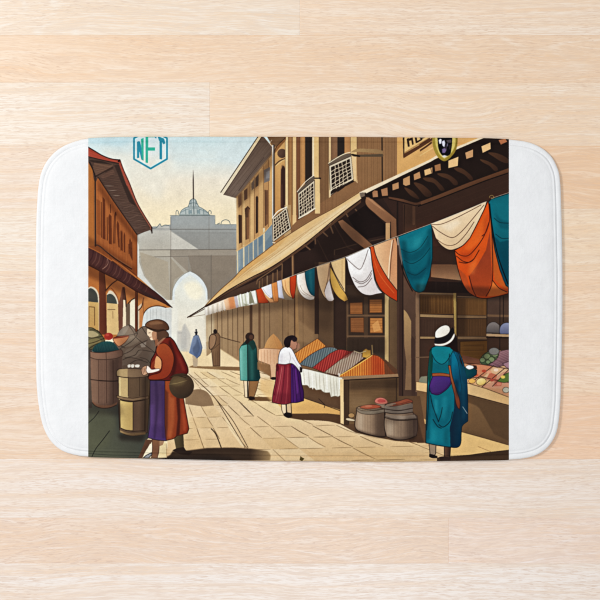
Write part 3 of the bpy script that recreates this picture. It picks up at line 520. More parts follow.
def draw_right_building():
    J = tr(220, 132, 7.5); K = tr(230, 190, 7.5); Lq = tr(290, 132, 8.571); M = tr(350, 132, 7.5); N = tr(420, 132, 6.316); Z3 = tr(300, 130, 4)
    # facade
    F(pts(236.4, 196, 262, 150, 280, 134, 400, 134, 400, 200, 236.6, 290), (196, 156, 106), c2=(184, 138, 90), g=(238, 0, 275, 0))
    for x0, x1, c in ((236.5, 238.4, (214, 178, 130)), (242.3, 245, (206, 168, 116)), (250, 254, (212, 172, 118)), (259, 263.5, (206, 164, 110)), (269, 272, (212, 168, 112))): R(x0, 199-(x0-236)*1.3, x1, 260, c, a=.8)
    for x in (242, 250, 254.4, 263.6, 268.6): L(pts(x, 199-(x-236)*1.2, x, 255), (122, 86, 56), .4, a=.7)
    bd = (92, 66, 50)
    for p, c in ((K(68, 185, 88, 190, 88, 395, 70, 400), bd), (K(118, 150, 132, 125, 145, 140, 143, 365, 122, 372), (140, 100, 68)), (K(193, 55, 202, 42, 210, 55, 210, 318, 193, 328), (80, 58, 46)), (K(260, 0, 285, 0, 285, 255, 262, 272), (134, 96, 66)),
                 (J(135, 470, 160, 455, 160, 545, 138, 570), (140, 104, 76)), (J(180, 440, 205, 420, 205, 500, 182, 515), (118, 86, 66)), (J(235, 385, 260, 350, 258, 420, 237, 440), (132, 112, 96)), (J(265, 345, 290, 315, 288, 400, 266, 418), (104, 84, 70)),
                 (J(330, 285, 375, 262, 372, 365, 332, 382), (128, 118, 112)), (J(270, 490, 280, 480, 286, 490, 285, 640, 270, 640), (84, 60, 46)), (J(340, 450, 358, 440, 358, 620, 340, 620), (124, 88, 62)), (J(185, 575, 205, 560, 215, 580, 212, 640, 190, 640), (110, 78, 56))):
        F(p, c)
    F(J(345, 300, 372, 290, 370, 345, 345, 350), (150, 146, 144), a=.6)
    L(K(118, 150, 120, 370), (84, 58, 44), .7); L(K(118, 150, 132, 125, 146, 142), (84, 58, 44), .7, s=1); L(K(262, 0, 264, 268), (90, 62, 46), .5); L(K(66, 190, 70, 400), (70, 50, 40), .5)
    # blue panes
    F(K(50, 462, 130, 415, 200, 365, 250, 330, 315, 255, 335, 245, 335, 400, 250, 465, 150, 540, 95, 600, 50, 640), (134, 148, 154), c2=(116, 132, 142), g=(238, 0, 272, 0))
    for p, w in ((K(56, 450, 58, 640), 1.1), (K(103, 420, 104, 600), 1.4), (K(174, 380, 175, 520), 1.), (K(209, 355, 210, 490), .6), (K(255, 290, 255, 462), 1.9), (K(140, 420, 140, 545), .4)): L(p, (214, 196, 160), w)
    L(K(48, 455, 130, 408, 200, 360, 250, 325, 318, 250), (206, 168, 118), .9, s=1); F(K(62, 470, 80, 460, 80, 560, 62, 590), (150, 160, 164), a=.5); F(K(265, 315, 312, 275, 312, 330, 265, 390), (150, 160, 162), a=.5); F(K(215, 360, 245, 340, 245, 400, 215, 430), (104, 126, 142), a=.6)
    # second bay
    F(pts(273, 150, 286, 136, 286, 245, 273, 245), (204, 158, 100), c2=(190, 140, 84), g=(0, 150, 0, 215))
    E(282, 153.4, 4.7, 4.6, (116, 86, 66), c2=(92, 68, 54), g=(278, 150, 286, 156)); L(J(412, 250, 440, 222, 470, 206, 492, 200), (104, 74, 52), 1.1, s=1); L(J(420, 252, 470, 214, 490, 208), (226, 190, 130), .7, s=1)
    F(J(455, 570, 457, 290, 468, 252, 480, 256, 494, 290, 498, 570), (84, 56, 46)); L(J(455, 570, 457, 290, 468, 250, 480, 254, 494, 290), (150, 110, 74), .5, s=1); F(J(455, 400, 470, 390, 470, 560, 455, 560), (110, 76, 60), a=.6)
    for x0, x1, c in ((285.3, 288.2, (226, 194, 142)), (288.2, 292.7, (168, 124, 78)), (292.7, 296.4, (220, 182, 128)), (296.4, 300, (136, 92, 62)), (300, 305.2, (190, 138, 86)), (305.2, 312, (66, 52, 44)), (312, 314, (226, 204, 166)), (314, 319, (220, 182, 124)),
                      (319, 328.6, (136, 102, 70)), (328.6, 331, (220, 184, 134)), (331, 337.4, (142, 106, 78)), (337.4, 344.3, (62, 50, 44)), (344.3, 350.5, (184, 134, 86)), (350.5, 357, (220, 182, 124)), (357, 381.6, (150, 112, 76)), (381.6, 397, (152, 114, 78)), (397, 520, (218, 166, 102))):
        R(x0, 134, x1, 250, c)
    for x in (285.2, 288.2, 292.6, 296.4, 300, 312, 319, 328.5, 331.2, 344.4, 350.4, 357): L(pts(x, 136, x, 215), (104, 74, 50), .4, a=.7)
    br = (146, 108, 74)
    F(pts(319, 204, 330.5, 197, 352, 182, 357.4, 180, 362, 190, 335, 207.5, 319, 217), br); F(pts(291, 228, 298.6, 219.5, 315, 209.5, 319.5, 206, 319.5, 217, 291, 234), br); F(pts(273, 243, 291, 228, 291, 236, 273, 246), (176, 130, 82))
    L(pts(382, 137, 382.3, 181), (56, 42, 36), .9); R(284.5, 205, 291, 245, (200, 172, 128), a=.6)
    for x0, x1 in ((288.5, 292.5), (319.5, 328), (357.5, 381), (383, 396.5), (300.5, 305), (331.5, 337)):
        hatch(pts(x0, 136, x1, 136, x1, 215, x0, 215), (112, 80, 54), 26, 90, .35, .35); hatch(pts(x0, 136, x1, 136, x1, 215, x0, 215), (184, 140, 98), 15, 90, .35, .3)
    # eave
    F(J(25, 470, 120, 496, 180, 432, 310, 270, 384, 178, 392, 110, 330, 40, 305, 30), (122, 104, 92), c2=(108, 88, 74), g=(235, 190, 265, 140))
    hatch(J(25, 470, 120, 496, 310, 270, 384, 178, 392, 110, 330, 40, 305, 30), (86, 68, 58), 26, -52, .4, .3); hatch(J(25, 470, 120, 496, 310, 270, 384, 178, 392, 110, 330, 40, 305, 30), (150, 132, 116), 16, -49, .5, .2)
    L(J(120, 490, 180, 425, 310, 262, 380, 176), (150, 118, 84), 1.1, s=1, a=.9); L(J(140, 440, 220, 330, 330, 190), (78, 62, 54), .6, a=.6)
    F(J(395, 110, 350, 30, 500, 30, 420, 110), (124, 94, 66)); F(J(400, 175, 420, 105, 495, 36, 495, 60, 440, 125), (150, 104, 62)); L(J(405, 170, 425, 108, 490, 45), (84, 60, 44), .6, s=1)
    F(J(6, 452, 285, 34, 312, 34, 30, 470), (224, 208, 178), c2=(214, 190, 150), g=(222, 192, 260, 138)); L(J(6, 452, 284, 36), (76, 62, 54), .6); L(J(28, 471, 312, 38), (80, 62, 52), .5)
    L(J(340, 48, 390, 108), (224, 210, 186), .5); L(J(372, 85, 388, 60), (224, 210, 186), .4)
    L(pts(273.6, 145.5, 273.6, 222), (84, 68, 58), 2.3); L(pts(272.7, 145.5, 272.6, 240), (206, 198, 184), 1.2); L(pts(274.8, 160, 274.9, 222), (150, 110, 70), .5)
    # balconies
    balcony(K(318, 215, 425, 128, 458, 290, 322, 392), 6)
    L(K(318, 212, 360, 160, 425, 128), (236, 224, 200), 1.1, s=1); L(K(320, 392, 340, 398, 350, 402), (226, 210, 180), 1.)
    F(Lq(60, 515, 205, 372, 215, 400, 75, 545), (112, 98, 84)); L(Lq(62, 512, 130, 430, 206, 370), (232, 216, 188), .8, s=1)
    balcony(pts(*[v for p in ((298, 193.5), (314.5, 180), (315, 209.5), (298.6, 219.5)) for v in p]), 6)
    F(Lq(214, 385, 255, 395, 258, 700, 214, 700), (224, 188, 132)); L(Lq(215, 396, 262, 396), (60, 44, 38), .9); E(320, 178.4, 1, .8, (60, 44, 38))
    L(Lq(75, 740, 150, 700, 215, 655), (230, 214, 184), 1.1)
    F(Lq(330, 280, 335, 260, 440, 200, 520, 185, 560, 200, 530, 215, 345, 295), (116, 100, 84)); L(Lq(330, 268, 430, 205, 490, 180, 545, 170), (230, 208, 170), .9, s=1)
    balcony(Lq(335, 290, 525, 205, 545, 410, 345, 545), 5)
    F(Lq(525, 200, 568, 205, 580, 440, 545, 405), (222, 186, 136)); F(Lq(345, 512, 540, 410, 552, 425, 348, 535), (62, 46, 38)); L(Lq(345, 545, 345, 500, 540, 398), (228, 206, 170), .9)
    F(M(0, 160, 15, 165, 60, 170, 240, 165, 252, 175, 240, 186, 60, 186, 20, 180), (104, 86, 66)); F(M(0, 155, 40, 130, 80, 124, 200, 128, 245, 140, 250, 166, 160, 156, 50, 150), (172, 140, 96), c2=(150, 118, 82), g=(355, 0, 383, 0))
    L(M(20, 170, 70, 182), (50, 38, 34), 1.6); L(M(50, 188, 52, 370), (186, 140, 90), .7)
    # sign
    F(M(400, 35, 400, 196, 610, 66, 700, 5, 700, 30), (226, 182, 118)); F(M(396, 30, 408, 30, 408, 180, 400, 198), (74, 52, 40)); F(M(400, 166, 560, 75, 640, 30, 760, -40, 760, -10, 640, 48, 560, 100, 400, 198), (110, 72, 46)); F(M(410, 160, 560, 70, 660, 10, 660, 5, 560, 60, 410, 150), (178, 136, 84))
    for p in (M(425, 52, 440, 45, 448, 108, 434, 112), M(440, 50, 470, 40, 478, 92, 466, 98, 460, 62, 444, 66), M(485, 40, 500, 35, 506, 80, 494, 84), M(500, 70, 540, 48, 544, 58, 506, 80), M(520, 40, 560, 20, 560, 44, 530, 55)): F(p, (70, 48, 38))
    F(N(0, 112, 40, 85, 75, 58, 75, 72, 40, 98, 0, 124), (104, 68, 44)); L(N(0, 80, 60, 42), (104, 68, 44), 1.2); L(N(0, 150, 80, 100), (236, 196, 130), 1., a=.6)

def draw_right_market():
    M = tr(350, 132, 7.5); N = tr(420, 132, 6.316); Z3 = tr(300, 130, 4); O = tr(250, 240, 7.5); Q = tr(390, 200, 5); Z7 = tr(300, 250, 4); Z8 = tr(420, 250, 4); U = tr(415, 370, 6.667); A6 = tr(170, 250, 4); h = tr(180, 290, 7.5)
    # board wall along the street
    F(pts(206, 306, 300, 272, 330, 262, 330, 420, 300, 398, 277, 380, 258, 370, 240, 362.5, 219, 349.5, 206.5, 356), (176, 146, 110), c2=(134, 104, 74), g=(215, 0, 310, 0))
    F(pts(206, 312, 214, 310, 214, 335, 206, 356), (206, 186, 152), a=.7, soft=2)
    for x in (211.3, 217.2, 221.8, 227.8, 232.6, 237.6, 243.4, 249.8, 259.6, 264, 269.6, 282.6, 288, 303): L(pts(x, 300, x+.2, 356), (108, 82, 58), .5, a=.8)
    R(250, 300, 252.4, 336, (104, 78, 58)); R(258.4, 290, 260.6, 348, (122, 92, 66)); R(278.5, 300, 282, 348, (150, 120, 86), a=.7)
    L(h(290, 348, 370, 372, 450, 392), (96, 72, 52), .6, s=1); F(pts(206, 342, 220, 338, 245, 344, 245, 366, 219, 349.5, 207, 356), (160, 132, 98), a=.5)
    F(pts(207, 356, 218, 347, 222, 349.6, 240, 362, 240, 368, 220, 367), (236, 208, 162), a=.9); L(pts(219, 348, 240, 361.5), (190, 160, 118), .6)
    F(pts(286, 312, 304, 324, 314, 332, 314, 345, 296, 340, 286, 330), (160, 128, 92), a=.5, soft=2)
    F(pts(294, 296, 297, 272, 299, 340, 295, 340), (160, 124, 84)); L(pts(294.6, 276, 294.8, 345), (96, 68, 48), .9)
    # dark zone under the awning
    F(pts(205, 306, 230, 290, 250, 280, 274, 266, 306, 244, 361, 199, 372, 190, 520, 134, 520, 262, 330, 262, 300, 274, 250, 292, 206, 308), (64, 46, 40))
    F(pts(206, 307, 232, 291, 260, 279, 282, 270, 282, 281, 250, 291), (92, 68, 54))
    for p, w in ((O(50, 330, 55, 300, 240, 178), 1.), (O(70, 370, 72, 310), .9), (O(92, 360, 92, 290), .5), (O(128, 345, 128, 270), .9), (O(170, 330, 172, 250), 1.4), (O(205, 315, 205, 225), .8), (O(240, 300, 242, 180), 1.1)): L(p, (134, 102, 72), w, a=.9)
    L(O(130, 270, 130, 340), (160, 150, 130), .4, a=.6); L(O(320, 105, 322, 270), (150, 114, 80), 2.1); L(O(328, 105, 330, 270), (90, 64, 48), .7)
    F(O(335, 95, 420, 40, 480, 0, 480, 60, 400, 90), (48, 34, 32), a=.8)
    # under-roof at left: struts
    for p in (Z3(60, 430, 62, 455), Z3(88, 405, 110, 425), Z3(120, 380, 132, 412), Z3(185, 335, 196, 355), Z3(222, 318, 240, 340), Z3(20, 462, 40, 478)): L(p, (122, 92, 68), 1.4)
    for p in (Z3(120, 350, 190, 470, 260, 500), Z3(70, 440, 130, 560), Z3(200, 410, 250, 395, 330, 370)): L(p, (84, 60, 48), .8, a=.7)
    F(Z3(190, 350, 262, 300, 345, 380, 340, 420, 250, 440), (44, 32, 30), a=.9); L(Z3(140, 480, 230, 455, 340, 432), (96, 72, 56), 1., a=.8); L(Z3(138, 480, 138, 510), (96, 72, 56), .9)
    F(Z3(330, 270, 420, 285, 440, 300, 440, 420, 388, 430, 388, 365), (72, 50, 42)); R(403, 204, 417, 240, (88, 62, 48)); L(Z3(418, 300, 416, 410), (58, 40, 34), .7); L(Z3(455, 305, 455, 375), (110, 78, 58), 2.6); L(Z3(390, 290, 390, 430), (52, 38, 34), 1.6)
    # right wall of the shop
    F(pts(416, 205, 520, 166, 520, 300, 416, 300), (84, 58, 46), c2=(74, 50, 40), g=(0, 205, 0, 270))
    hatch(pts(416, 205, 520, 168, 520, 262, 416, 262), (104, 74, 58), 18, -20, .5, .2)
    # dark coffered soffit
    F(pts(362, 194, 400, 178, 430, 162, 478, 141, 520, 120, 520, 168, 470, 184, 416, 204, 389, 197, 374, 200, 364, 199), (50, 36, 31))
    for p in (N(20, 290, 80, 290, 130, 330, 155, 365, 130, 370, 90, 325, 40, 310), N(110, 262, 170, 265, 225, 300, 240, 330, 215, 335, 180, 300, 130, 280), N(215, 225, 260, 228, 310, 262, 335, 295, 318, 305, 280, 270, 230, 245), N(380, 172, 430, 185, 480, 215, 492, 240, 470, 245, 440, 215, 395, 190), N(430, 130, 490, 135, 550, 165, 556, 195, 520, 190, 470, 160), N(-40, 320, 10, 330, 60, 370, 75, 400, 40, 410, 0, 370), N(-100, 350, -50, 370, -10, 410, -10, 425, -60, 400)):
        F(p, (96, 66, 46), c2=(74, 50, 38), g=(p[0][0], p[0][1], p[3][0], p[3][1]), s=1)
    F(pts(361, 199.5, 358, 195, 400, 176.5, 430, 161.5, 478, 140, 500, 130, 500, 134, 478, 143, 432, 164, 400, 180), (54, 38, 32))
    F(N(-10, 446, 0, 440, 120, 395, 300, 322, 430, 275, 560, 228, 560, 256, 430, 300, 300, 350, 120, 420, 0, 470, -20, 468), (132, 90, 62), c2=(112, 74, 50), g=(420, 0, 508, 0)); L(N(-12, 470, 120, 422, 300, 352, 430, 302, 560, 258), (40, 28, 26), .8, s=1)
    F(M(290, 485, 400, 505, 500, 530, 530, 520, 530, 548, 490, 552, 400, 525, 290, 500), (108, 74, 54)); L(M(290, 502, 400, 528, 490, 553, 530, 545), (44, 30, 28), .7)
    sq = (168, 122, 88); sb = (218, 172, 118)
    for p, c in ((M(165, 450, 182, 436, 208, 440, 212, 488, 170, 492), sq), (M(230, 430, 282, 414, 286, 478, 240, 482), sq), (M(315, 392, 366, 374, 368, 424, 318, 440), (180, 134, 94)), (M(397, 350, 450, 325, 452, 396, 418, 406, 397, 395), (190, 144, 100)), (M(475, 318, 524, 294, 532, 345, 480, 364), (184, 136, 94)), (M(555, 285, 620, 262, 620, 312, 560, 330), (186, 140, 98)),
                 (N(25, 240, 66, 226, 76, 262, 30, 278), sb), (N(90, 210, 130, 198, 134, 242, 95, 250), (164, 116, 78)), (N(178, 180, 244, 154, 240, 215, 178, 230), (228, 182, 126)), (N(284, 130, 336, 108, 336, 158, 292, 172), (196, 148, 104)), (N(386, 90, 446, 64, 448, 108, 395, 134), (224, 178, 124)), (N(494, 50, 540, 40, 552, 62, 510, 82), (176, 112, 76))):
        F(p, c, ol=(40, 28, 26), w=.3)
    F(pts(359, 192.5, 430, 159.5, 437.5, 154.8, 478.5, 138, 490, 132, 494, 134, 480, 139.6, 438, 157.4, 431, 161.6, 400, 176.6, 361, 196), (226, 204, 170)); L(pts(361, 196.4, 400, 177, 431, 162, 480, 140), (58, 42, 36), .5)
    # awning
    AW = pts(187.5, 317.2, 205, 306, 218, 292, 233.7, 278, 242.7, 268.5, 263.3, 252.7, 276, 243, 310, 221.3, 335, 207.5, 359, 192.5, 361.5, 198.8, 340, 214.5, 306, 242.7, 290, 254.5, 274, 265.3, 250, 278.2, 228, 290.6, 205, 306.6)
    F(AW, (218, 178, 122), c2=(222, 190, 142), g=(230, 285, 340, 205))
    F(pts(205, 306, 218, 292, 233.7, 278, 242.7, 268.5, 263.3, 252.7, 276, 243, 290, 234.5, 276, 250, 250, 268, 228, 284), (214, 164, 100), a=.8); F(pts(276, 243, 310, 221.3, 335, 207.5, 359, 192.5, 360, 195, 330, 214, 300, 234, 280, 247), (216, 172, 112), soft=1.5, a=.5)
    F(pts(250, 272, 300, 238, 345, 205, 350, 205, 300, 244, 262, 270), (232, 206, 162), soft=1.5, a=.6)
    for p in (pts(246, 275, 270, 258, 300, 236, 330, 216), pts(240, 278, 256, 266, 280, 249), pts(262, 266, 290, 246, 312, 228), pts(300, 240, 330, 219, 350, 204), pts(225, 288, 240, 276, 258, 261)): L(p, (170, 126, 78), .4, s=1, a=.7, t0=.2, t1=.2)
    L(pts(187.5, 317.4, 205, 306.6, 228, 290.6, 250, 278.2, 274, 265.6, 306, 243, 340, 215, 361.5, 199), (70, 48, 38), .8, s=1); L(pts(205, 306, 218, 292, 233.7, 278, 242.7, 268.5, 263.3, 252.7, 276, 243, 310, 221.3, 335, 207.5, 359, 192.5), (120, 84, 54), .5, s=1)
    F(pts(206, 306, 228, 291, 250, 279, 274, 266.4, 306, 244, 340, 216, 361, 200, 361, 202.5, 340, 219, 306, 246.5, 274, 268.5, 250, 281, 228, 293), (110, 80, 58), a=.9)
    # timber brackets
    for p in (Z3(262, 268, 290, 276, 340, 318, 386, 356, 388, 436, 364, 436, 360, 382, 345, 372, 300, 335, 262, 295), Z3(150, 365, 170, 357, 230, 405, 294, 462, 262, 478, 210, 440, 165, 392)):
        F(p, (158, 114, 82), c2=(136, 96, 68), g=(p[0][0], p[0][1], p[2][0], p[2][1]+20), ol=(60, 42, 34), w=.5)
    R(385.7, 223, 390, 240, (190, 148, 104)); L(pts(390.6, 222, 390.6, 240), (70, 50, 40), .5); F(Z3(262, 268, 275, 268, 345, 330, 300, 300), (188, 140, 102), a=.6)
    F(pts(360, 192.8, 366, 192.5, 366, 199, 361, 198), (60, 44, 38)); F(M(70, 460, 110, 455, 112, 480, 80, 492), (150, 132, 112), a=.8)
    # stall wall, posts, shelves
    R(318, 262, 347, 396, (116, 90, 66), c2=(104, 80, 58), g=(0, 270, 0, 360)); R(334, 255, 352, 380, (70, 51, 42)); R(345, 250, 386, 300, (66, 48, 41)); L(pts(334, 265, 334, 345), (60, 44, 36), .6)
    R(346, 285, 386, 380, (76, 58, 46)); R(346.5, 297, 348.5, 352, (108, 82, 60))
    R(364, 297, 368, 352, (94, 72, 54)); R(347, 314.6, 385, 316.6, (120, 92, 68)); R(347, 335.4, 385, 337.2, (122, 94, 70)); R(347, 338, 385, 358, (84, 66, 52))
    for p, c in ((pts(350, 303, 362.3, 302.4, 362.5, 314, 350.2, 314), (156, 102, 58)), (pts(369.5, 299.6, 382, 299.3, 382, 312.6, 369.6, 312.8), (172, 112, 60)), (pts(350.6, 318, 363.6, 317.6, 363.8, 332.4, 350.8, 332), (146, 96, 58)), (pts(370, 318, 382.4, 318, 382.6, 333, 370, 333), (190, 128, 70))):
        F(p, c, ol=(110, 70, 42), w=.4); hatch(p, (110, 68, 38), 9, 0, .4, .4)
    F(pts(372, 325, 378, 320, 381, 330, 374, 332), (222, 160, 96), a=.7)
    for x in (353, 358, 374, 379): L(pts(x, 339, x, 352), (66, 50, 40), .4, a=.6)
    R(384.8, 284, 388.8, 368, (188, 158, 110)); R(388.8, 284, 397.4, 378, (122, 96, 68), c2=(104, 80, 58), g=(389, 0, 397, 0)); L(pts(389, 300, 389, 372), (84, 62, 46), .5)
    R(314.6, 262, 318.6, 334, (74, 54, 44)); L(pts(318.4, 266, 318.4, 334), (52, 38, 32), .5)
    R(397, 236, 404, 440, (78, 56, 47)); R(403.2, 236, 417, 438, (108, 82, 66), c2=(88, 66, 54), g=(0, 240, 0, 430)); L(pts(403, 240, 402.6, 436), (56, 40, 36), .8)
    F(Z7(415, 238, 428, 252, 445, 285, 444, 400, 446, 560, 420, 560, 425, 450, 417, 380), (176, 142, 98), c2=(138, 108, 80), g=(0, 312, 0, 360)); F(Z7(446, 340, 462, 360, 462, 600, 446, 600), (84, 62, 52), a=.8)
    R(397, 290, 399, 436, (92, 68, 56), a=.7)
    # shop interior right
    R(416, 246, 520, 384, (72, 50, 40))
    F(Q(205, 320, 420, 325, 420, 400, 355, 402, 205, 385), (120, 86, 62), c2=(158, 118, 86), g=(0, 266, 0, 279)); F(pts(417, 281, 520, 284, 520, 293, 417, 293), (50, 36, 32)); F(Q(205, 300, 260, 318, 350, 322, 205, 322), (70, 48, 40))
    for x in (424, 436, 448): L(pts(x, 282, x, 292), (66, 48, 42), .5, a=.7)
    R(419, 295, 454, 314, (122, 86, 46), c2=(104, 72, 40), g=(0, 296, 0, 312)); hatch(pts(419, 296, 454, 296, 454, 313, 419, 313), (80, 54, 30), 40, 90, .4, .5); hatch(pts(419, 296, 454, 296, 454, 313, 419, 313), (150, 110, 62), 14, 90, .4, .4)
    R(419, 318, 454, 337, (88, 64, 50)); R(419, 340, 435, 358, (80, 58, 46)); R(419, 358, 432, 383, (84, 62, 48)); hatch(pts(419, 319, 454, 319, 454, 336, 419, 336), (62, 44, 36), 26, 90, .4, .4)
    R(456.5, 298, 487, 316, (124, 88, 50)); hatch(pts(456.5, 299, 487, 299, 487, 315, 456.5, 315), (84, 56, 32), 34, 90, .4, .45); R(456.5, 319, 487, 337, (104, 74, 46)); hatch(pts(456.5, 319, 487, 319, 487, 337, 456.5, 337), (72, 50, 34), 34, 90, .4, .5)
    R(456.5, 340, 490, 366, (84, 60, 44)); F(Z8(160, 366, 270, 362, 272, 440, 235, 452, 160, 448), (132, 92, 42), c2=(116, 78, 34), g=(460, 0, 488, 0), ol=(70, 46, 28), w=.5); hatch(Z8(162, 368, 268, 364, 268, 445, 162, 446), (96, 64, 30), 26, 0, .4, .4)
    L(Z8(175, 382, 255, 380, 255, 400, 175, 402), (96, 64, 30), .4)
    fr = (158, 128, 90)
    for p in (Z8(-18, 168, 138, 172, 138, 180, -18, 178), Z8(-18, 255, 135, 260, 135, 273, -18, 268), Z8(145, 182, 265, 186, 265, 193, 145, 190), Z8(145, 260, 268, 262, 268, 274, 145, 273), Z8(145, 345, 268, 346, 268, 359, 145, 358), Z8(-18, 345, 60, 346, 60, 356, -18, 356)): F(p, fr, c2=(126, 98, 70), g=(430, 0, 480, 0), ol=(60, 42, 34), w=.35)
    F(Z8(133, 172, 145, 172, 146, 345, 138, 330), (176, 146, 84)); L(Z8(147, 180, 150, 430), (70, 48, 36), .7); R(415.6, 292, 419.6, 392, (140, 110, 84)); L(pts(419.8, 295, 419.8, 390), (66, 48, 38), .5)
    L(Z8(-18, 430, 40, 428), (120, 94, 72), .9)
    R(487, 290, 520, 336, (84, 64, 52)); F(Z8(268, 190, 355, 190, 355, 270, 268, 270), (92, 70, 58)); L(Z8(268, 262, 355, 264), (120, 92, 68), 2.2); R(487, 337, 520, 372, (78, 56, 44))
    for x, y1 in ((487, 332), (500, 356), (503.5, 322)): L(pts(x, 296, x-.2, y1), (48, 36, 32), .6)
    F(Z8(265, 328, 268, 305, 280, 291, 300, 288, 318, 300, 320, 334, 266, 336), (126, 116, 112), c2=(96, 88, 86), g=(0, 324, 0, 334), s=0, ol=(58, 46, 42), w=.4); F(Z8(318, 332, 322, 305, 335, 293, 355, 291, 370, 300, 370, 336, 320, 336), (134, 138, 164), c2=(104, 106, 132), g=(0, 324, 0, 334), ol=(56, 48, 50), w=.4)
    F(Z8(266, 335, 370, 338, 370, 348, 266, 345), (176, 144, 110)); L(Z8(266, 349, 370, 352), (44, 32, 28), .8); L(Z8(266, 330, 320, 333), (70, 56, 50), .5)
    # counter top with produce
    F(pts(458, 358, 487, 361, 495, 350, 520, 352, 520, 398, 508.7, 397, 467, 383, 458, 378), (190, 138, 102))
    F(Z8(170, 420, 250, 440, 240, 455, 200, 460, 170, 450), (130, 84, 62)); F(Z8(210, 458, 295, 462, 250, 505, 190, 510), (206, 132, 96), s=0); F(Z8(300, 462, 355, 468, 355, 480, 300, 520, 255, 508), (214, 168, 128)); F(Z8(190, 512, 240, 512, 285, 528, 240, 548, 190, 540), (222, 170, 120))
    F(Z8(285, 528, 330, 490, 370, 480, 370, 560, 320, 555, 245, 548), (196, 142, 112)); F(Z8(280, 490, 310, 500, 300, 525, 265, 515), (186, 96, 72), a=.8); F(Z8(300, 515, 330, 520, 325, 545, 295, 545), (178, 100, 80), a=.8)
    F(Z8(240, 452, 248, 425, 270, 408, 300, 400, 322, 408, 312, 432, 290, 450, 262, 460), (104, 116, 82), c2=(74, 84, 60), g=(480, 350, 496, 362), ol=(48, 52, 38), w=.4)
    for x, y, r in ((250, 440, 11), (268, 425, 13), (286, 438, 12), (300, 418, 12), (272, 448, 9), (310, 408, 8)): E(420+x/4, 250+y/4, r/4, r/4.6, (124, 138, 98), ol=(56, 62, 42), w=.35)
    E(494, 351.3, 5.2, 3.6, (128, 124, 118), ol=(70, 64, 60), w=.35); F(Z8(318, 405, 355, 398, 370, 400, 370, 450, 310, 470, 275, 460, 310, 432), (150, 110, 114), c2=(120, 84, 92), g=(495, 352, 505, 366), ol=(76, 54, 56), w=.4); hatch(Z8(318, 405, 355, 398, 370, 400, 370, 450, 310, 470, 275, 460), (186, 150, 150), 14, 25, .5, .4)
    F(Z8(330, 455, 370, 440, 370, 480, 345, 470), (166, 126, 136), ol=(80, 56, 60), w=.4)
    for p in (Z8(295, 462, 185, 545), Z8(340, 472, 245, 550), Z8(170, 452, 250, 458, 355, 476), Z8(240, 505, 300, 520, 355, 530), Z8(355, 478, 290, 545), Z8(188, 508, 240, 512)): L(p, (86, 56, 44), .55, a=.9)
    F(Z8(310, 525, 330, 505, 355, 490, 370, 490, 370, 520, 340, 530), (104, 124, 60), s=0, ol=(56, 66, 34), w=.4); E(503, 377, 2.2, 1.6, (222, 186, 90)); E(481.2, 381.6, 5, 3.7, (236, 206, 140), c2=(214, 178, 96), g=(480, 379, 483, 385), ol=(110, 78, 46), w=.4, rot=-12)
    E(472, 381, 3.4, 2.4, (232, 176, 92), ol=(120, 78, 46), w=.35); E(489, 372, 2.6, 1.6, (220, 150, 116)); E(496, 370, 2.4, 1.6, (232, 196, 170)); E(484, 371, 2.2, 1.5, (190, 84, 60)); E(476, 375, 2.4, 1.6, (200, 96, 62)); E(506, 390, 3.4, 2.8, (176, 168, 148), ol=(80, 66, 54), w=.35); E(492, 380, 2, 1.5, (176, 84, 66)); E(499, 384, 2.2, 1.5, (206, 130, 104))
    F(pts(466, 382.4, 486, 388.6, 520, 400.4, 520, 409, 508.7, 405.4, 466, 394), (218, 180, 128), c2=(206, 164, 112), g=(467, 0, 508, 0)); L(pts(466, 382.6, 486, 388.6, 510, 397.6), (104, 76, 52), .5); L(pts(466, 394.2, 510, 405.8), (70, 48, 36), .8)
    F(pts(460, 394, 466, 394.6, 520, 408.6, 520, 448, 508.7, 444.6, 460, 431), (132, 102, 70), c2=(116, 88, 60), g=(0, 400, 0, 440)); F(pts(467, 402, 478, 407, 484, 416, 494, 434, 508.7, 441, 520, 446, 520, 409, 467, 395), (98, 74, 52), soft=1, a=.75)
    F(pts(460, 431, 508.7, 444.8, 520, 448, 520, 452, 508.7, 450, 485, 453, 466, 455.6, 448, 457.5, 448, 430), (228, 184, 120)); L(pts(460, 431.3, 485, 438.2, 510, 445.4), (100, 74, 50), .6); L(U(420, 510, 530, 555), (160, 118, 74), .4)
    F(pts(437, 457.6, 452, 456, 468, 455, 485, 452.5, 508.7, 449.8, 520, 448, 520, 466, 437, 466), (84, 62, 44))
    # left piece of the counter
    F(pts(417, 391, 432, 393, 432, 443, 417, 443), (128, 98, 68)); F(pts(417.6, 415, 428, 421, 428, 425, 417.6, 424), (216, 168, 110)); F(pts(404, 424, 432, 424, 432, 442.8, 425, 442.4, 404, 441.5), (98, 72, 52))
    F(pts(416, 381.6, 432, 384, 432, 393.5, 416, 390.4), (226, 184, 130), ol=(110, 80, 54), w=.4); F(pts(419, 380, 421, 376.6, 428, 376, 430, 384, 419, 382), (136, 134, 112), s=0)

def stripes(P, dark, lite, step=2.3, lean=.25, a=.55):
    Q = np.array(P); x0, x1 = Q[:, 0].min(), Q[:, 0].max(); y0, y1 = Q[:, 1].min(), Q[:, 1].max()
    global IMG
    keep = IMG.copy(); m_ = polymask(P)
    x = x0
    while x < x1+4:
        L(pts(x, y0-1, x-lean*(y1-y0), y1+1), dark, step*.34, a=a); L(pts(x+step*.5, y0-1, x+step*.5-lean*(y1-y0), y1+1), lite, step*.26, a=a*.7); x += step
    u0, u1, v0, v1, m = m_; new = IMG; IMG = keep
    IMG[v0:v1, u0:u1] += (new[v0:v1, u0:u1]-keep[v0:v1, u0:u1])*m[..., None]

